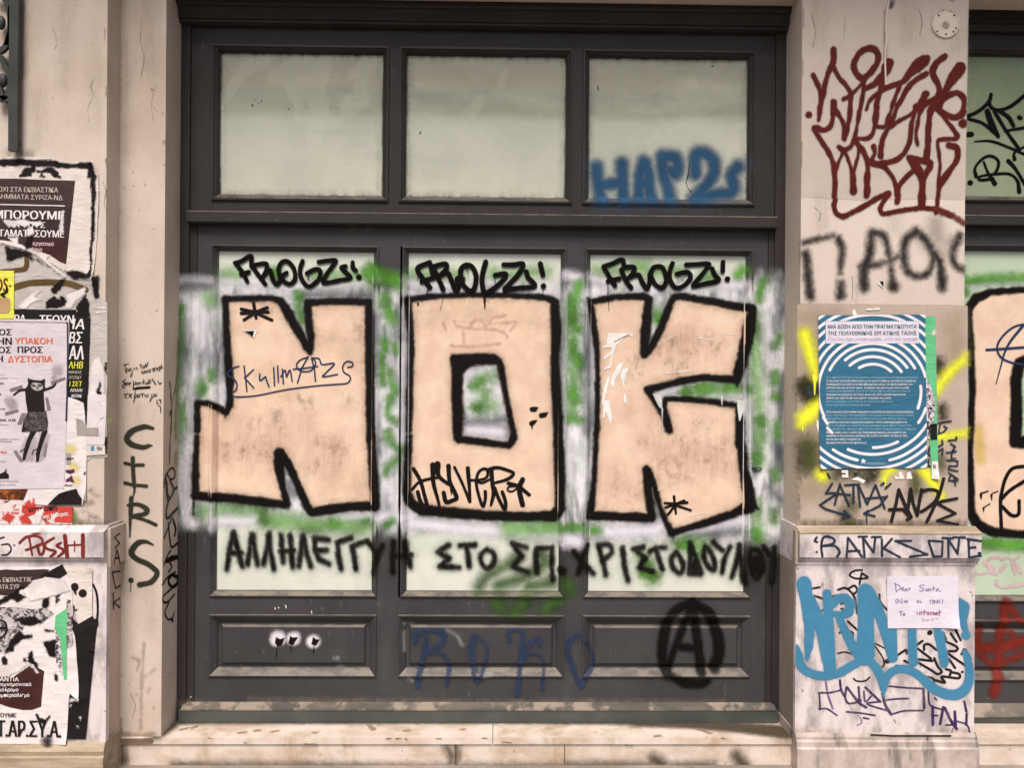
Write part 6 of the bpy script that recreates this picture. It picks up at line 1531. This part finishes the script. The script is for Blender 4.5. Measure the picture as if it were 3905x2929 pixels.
body = [('Πίσω από την διαπίστευση των κινημάτων είναι κρυμμένη μια καλοπληρωμένη δουλειά', 925, 1560, 0), ('Τα αφεντικά του κλάδου πλουτίζουν με τον γνωστό τρόπο: με εκμετάλλευση εργασίας.', 967, 1535, 1), ('Συγκεκριμένα την εργασία του πιο υποτιμημένου μέρους του προλεταριάτου, των', 1008, 1490, 1), ('μεταναστών και μεταναστριών. Το φονικό της ρατσισμού είναι η ειδική', 1050, 1445, 1), ('επαγγελματική προϋπόθεση για όσους ζητάνε από τα νησιά και δεν είναι το', 1090, 1462, 0), ('ζωγραφικό του εγκλήματος. Δεν είναι η άγνοια εδώ, αλλά ο κρατικά οργανωμένος', 1132, 1408, 1), ('αποκλεισμός εργασίας που τους φέρνει στο κατώφλι της μαφίας.', 1173, 1238, 1), ('Είναι το ελληνικό κράτος με τα σύνορα του, τα σώματα του, τους μπάτσους του', 1214, 1258, 0), ('και τους νόμους κάνοντας των εργατών παράνομους.', 1256, 990, 0),
        ('Είναι οι κρατικοί σχεδιασμοί που δημιουργούν τις γειτονιές και «χώρους εγκληματικότητας»', 1340, 1503, 1), ('Όχι με το κατάλληλο ταξίδι κερδοφορίας για το «μέρος» ανάλογα, όλα και τα σώματα', 1380, 1498, 0), ('υποτιμητικότερα. Είναι η εργατική τάξη (ποιος άλλος;) αυτή που παλεύει το βίο της', 1422, 1412, 0), ('Το πρόβλημα (της) είναι οι κρατικοί και μαφιόζικοι σχεδιασμοί που περιλαμβάνονται.', 1464, 1428, 1), ('Είναι οι μακροπρόθεσμες ρυθμίσεις του φιλανθρωπικού χώρου από τα συσκευασμένα', 1504, 1474, 0), ('φοιτητικά που δεν υπάρχουν μπροστά στην εικόνα του προλεταριάτου του παλιού', 1546, 1532, 0), ('Όποιος, λοιπόν, μένει σε αυτόν την (ταξική) πραγματικότητα, κάνει κουβέντα για', 1588, 1412, 1), ('«υποβάθμιση της γειτονιάς», έχει πάρει ήδη τη θέση του δίπλα στη δημόσια τάξη', 1628, 1425, 1), ('και τους φασιστικούς συνεργάτες της.', 1670, 872, 1), ('Έχει πάρει ήδη τη θέση του απέναντί μας.', 1712, 942, 1)]
for i, (b_, y, x1, bold) in enumerate(body):
    text('body_text', o, S_PRp, 'R3', b_, (452, y), (x1, y), 25, I_WHITE if bold else I_PALE, .0062, .008 if bold else 0, .2 if bold else 0)
text('lettering', o, S_PRp, 'R4', 'antifa', (918, 512), (1088, 512), 48, I_WHITE, 0.002, .05)
text('lettering', o, S_PRp, 'R4', 'κοντρακτό', (1092, 510), (1172, 510), 22, I_PALE, 0.002, .01)
paint('star_logo', o, S_PRp, g('R4', '862,490 886,488 898,462 908,486 934,490 914,506 920,534 898,518 872,536 882,506') + k('R4', 4, '930,526 1175,528; 930,542 1172,544', 0), ink_white, .0022, .0062)
# note
o = sh('note', S_NOTE, 'R5', '1181,626 2040,623 2051,1247 1197,1252', P_NOTE, .0040, label='white handwritten note to Santa pasted over the blue tag', cat='note')
I_PEN = plain('ink_pen', (.12, .09, .26))
I_PEN2 = plain('ink_pen_red', (.36, .10, .24))
I_PEN3 = plain('ink_pen_pink', (.62, .22, .26))
pen = paintmat('pen_violet', (.20, .15, .32), .0025, .001, .7)
pen2 = paintmat('pen_magenta', (.34, .10, .26), .0025, .001, .85)
pen3 = paintmat('pen_pink', (.60, .25, .32), .0025, .001, .7)
paint('handwriting', o, S_NOTE, k('R5', 11, '1285,705 1295,805; 1275,715 1330,735 1345,770 1295,808; 1360,780 1385,772 1375,755 1358,780 1385,800; 1415,772 1400,785 1405,800 1425,775 1428,800; 1450,765 1450,800; 1450,780 1470,766; 1640,735 1600,730 1580,750 1630,780 1600,805 1575,795; 1665,775 1650,795 1675,795 1680,772; 1690,800 1695,775 1712,780 1712,800; 1745,745 1742,800; 1728,770 1765,768; 1790,775 1775,795 1800,798 1802,772; 1828,795 1822,812')
      + k('R5', 11, '1295,905 1290,935 1310,945 1318,905 1300,900; 1330,920 1355,945; 1355,890 1375,945; 1395,915 1400,942 1412,920 1425,942 1432,912; 1545,915 1555,942 1570,915; 1590,920 1580,940 1600,942; 1705,955 1705,915 1735,915 1735,955; 1760,910 1748,925 1765,930 1750,950; 1795,905 1780,925 1800,930 1785,950; 1820,905 1810,930 1825,945; 1855,905 1850,945')
      + k('R5', 11, '1335,1050 1375,1045; 1355,1050 1350,1100; 1390,1070 1375,1090 1395,1100 1400,1075 1388,1068'), pen, .0022, .005)
paint('handwriting', o, S_NOTE, k('R5', 12, '1545,1050 1550,1085; 1575,1085 1578,1055 1595,1060 1598,1085; 1635,1030 1630,1090; 1610,1055 1660,1052; 1670,1075 1690,1068 1680,1055 1668,1078 1692,1088; 1710,1058 1712,1090; 1712,1070 1728,1058; 1740,1090 1742,1060 1758,1065 1760,1090; 1772,1078 1792,1070 1782,1058 1770,1080 1795,1090; 1815,1030 1815,1095; 1800,1060 1832,1055'), pen2, .0022, .005)
paint('handwriting', o, S_NOTE, k('R5', 9, '1610,1160 1618,1130 1640,1165; 1655,1140 1665,1165 1680,1145 1690,1165; 1720,1160 1735,1140 1750,1160; 1770,1135 1795,1138'), pen3, .0022, .005)

# ------------------------------------------------------------------ wrought iron at the top left
YI = YL - .03
def bar(bm, pts, w, d):
    """flat iron strip along pts (x, z), width w across, depth d"""
    n = len(pts)
    prev = None
    for i in range(n):
        a = np.array(pts[max(0, i - 1)])
        b = np.array(pts[min(n - 1, i + 1)])
        t = (b - a) / (np.hypot(*(b - a)) + 1e-9)
        m = np.array((-t[1], t[0])) * w / 2
        p = np.array(pts[i])
        c = [bm.verts.new((p[0] + s * m[0], YI + q * d / 2, p[1] + s * m[1])) for s, q in ((1, -1), (-1, -1), (-1, 1), (1, 1))]
        if prev:
            for j in range(4):
                bm.faces.new((prev[j], prev[(j + 1) % 4], c[(j + 1) % 4], c[j]))
        else:
            bm.faces.new(c)
        prev = c
    bm.faces.new(prev[::-1])
ipt = lambda s: [P(x / 2.765, y / 2.765, YI) for x, y in s]
b0 = ipt([(150, 1590)])[0]
irn = thing('iron_bracket', (float(b0[0]), YI, float(b0[1])), 'dark wrought iron bracket with scrolls at the top of the left pilaster', 'bracket')
bm = bmesh.new()
bar(bm, ipt([(165, -200), (162, 300), (155, 800), (152, 1200), (150, 1595)]), .036, .02)
mesh_bm('post', bm, iron, irn, .002)
for sc in ([(-60, -60), (30, -40), (90, 60), (120, 220), (118, 330), (80, 460), (20, 530), (-60, 545)], [(-60, 560), (10, 600), (70, 720), (118, 840), (100, 960), (60, 1030), (-40, 1040)], [(125, 60), (110, 300), (80, 480)], [(-60, 900), (0, 930), (30, 1010), (70, 1045), (140, 1040)]):
    bm = bmesh.new()
    bar(bm, ipt([tuple(q) for q in spl(sc, 6)]), .020, .016)
    mesh_bm('scroll', bm, iron, irn, .001)
for cxx, cyy in ((10, 235), (30, 845)):
    bm = bmesh.new()
    a = ipt([(cxx, cyy)])[0]
    bmesh.ops.create_uvsphere(bm, u_segments=20, v_segments=12, radius=.028, matrix=Matrix.Translation((a[0], YI, a[1])) @ Matrix.Diagonal((.62, .5, 1, 1)))
    mesh_bm('boss', bm, iron, irn, 0, None, True)
bm = bmesh.new()
for v in (-30, 1500):
    a = ipt([(150, v)])[0]
    box(bm, a[0] - .008, a[0] + .008, YI, YL + .02, a[1] - .008, a[1] + .008)
mesh_bm('fixing', bm, iron, irn)
paint('rust_stain', pil_l, S_PL, k('A', 60, '230,60 230,400 240,780; 100,1600 250,1615 320,1625') , paintmat('iron_stain', (.16, .135, .11), .05, .05, .5, streak=.5), .005, LV(1))

q0, q1 = S_TREAD.flat(*to_s('B3', 265, 1272)), S_TREAD.flat(*to_s('B3', 358, 1252))
tag(tube('straw', [(float(q0[0]), float(q0[1]), Z_TREAD + .0035), (float(q1[0]), float(q1[1]), Z_TREAD + .0035)], .0028, plain('straw_paper', (.70, .58, .44)), None, (float(q0[0]), float(q0[1]), Z_TREAD)), 'short pale straw lying on the doorstep against the door foot', 'straw')
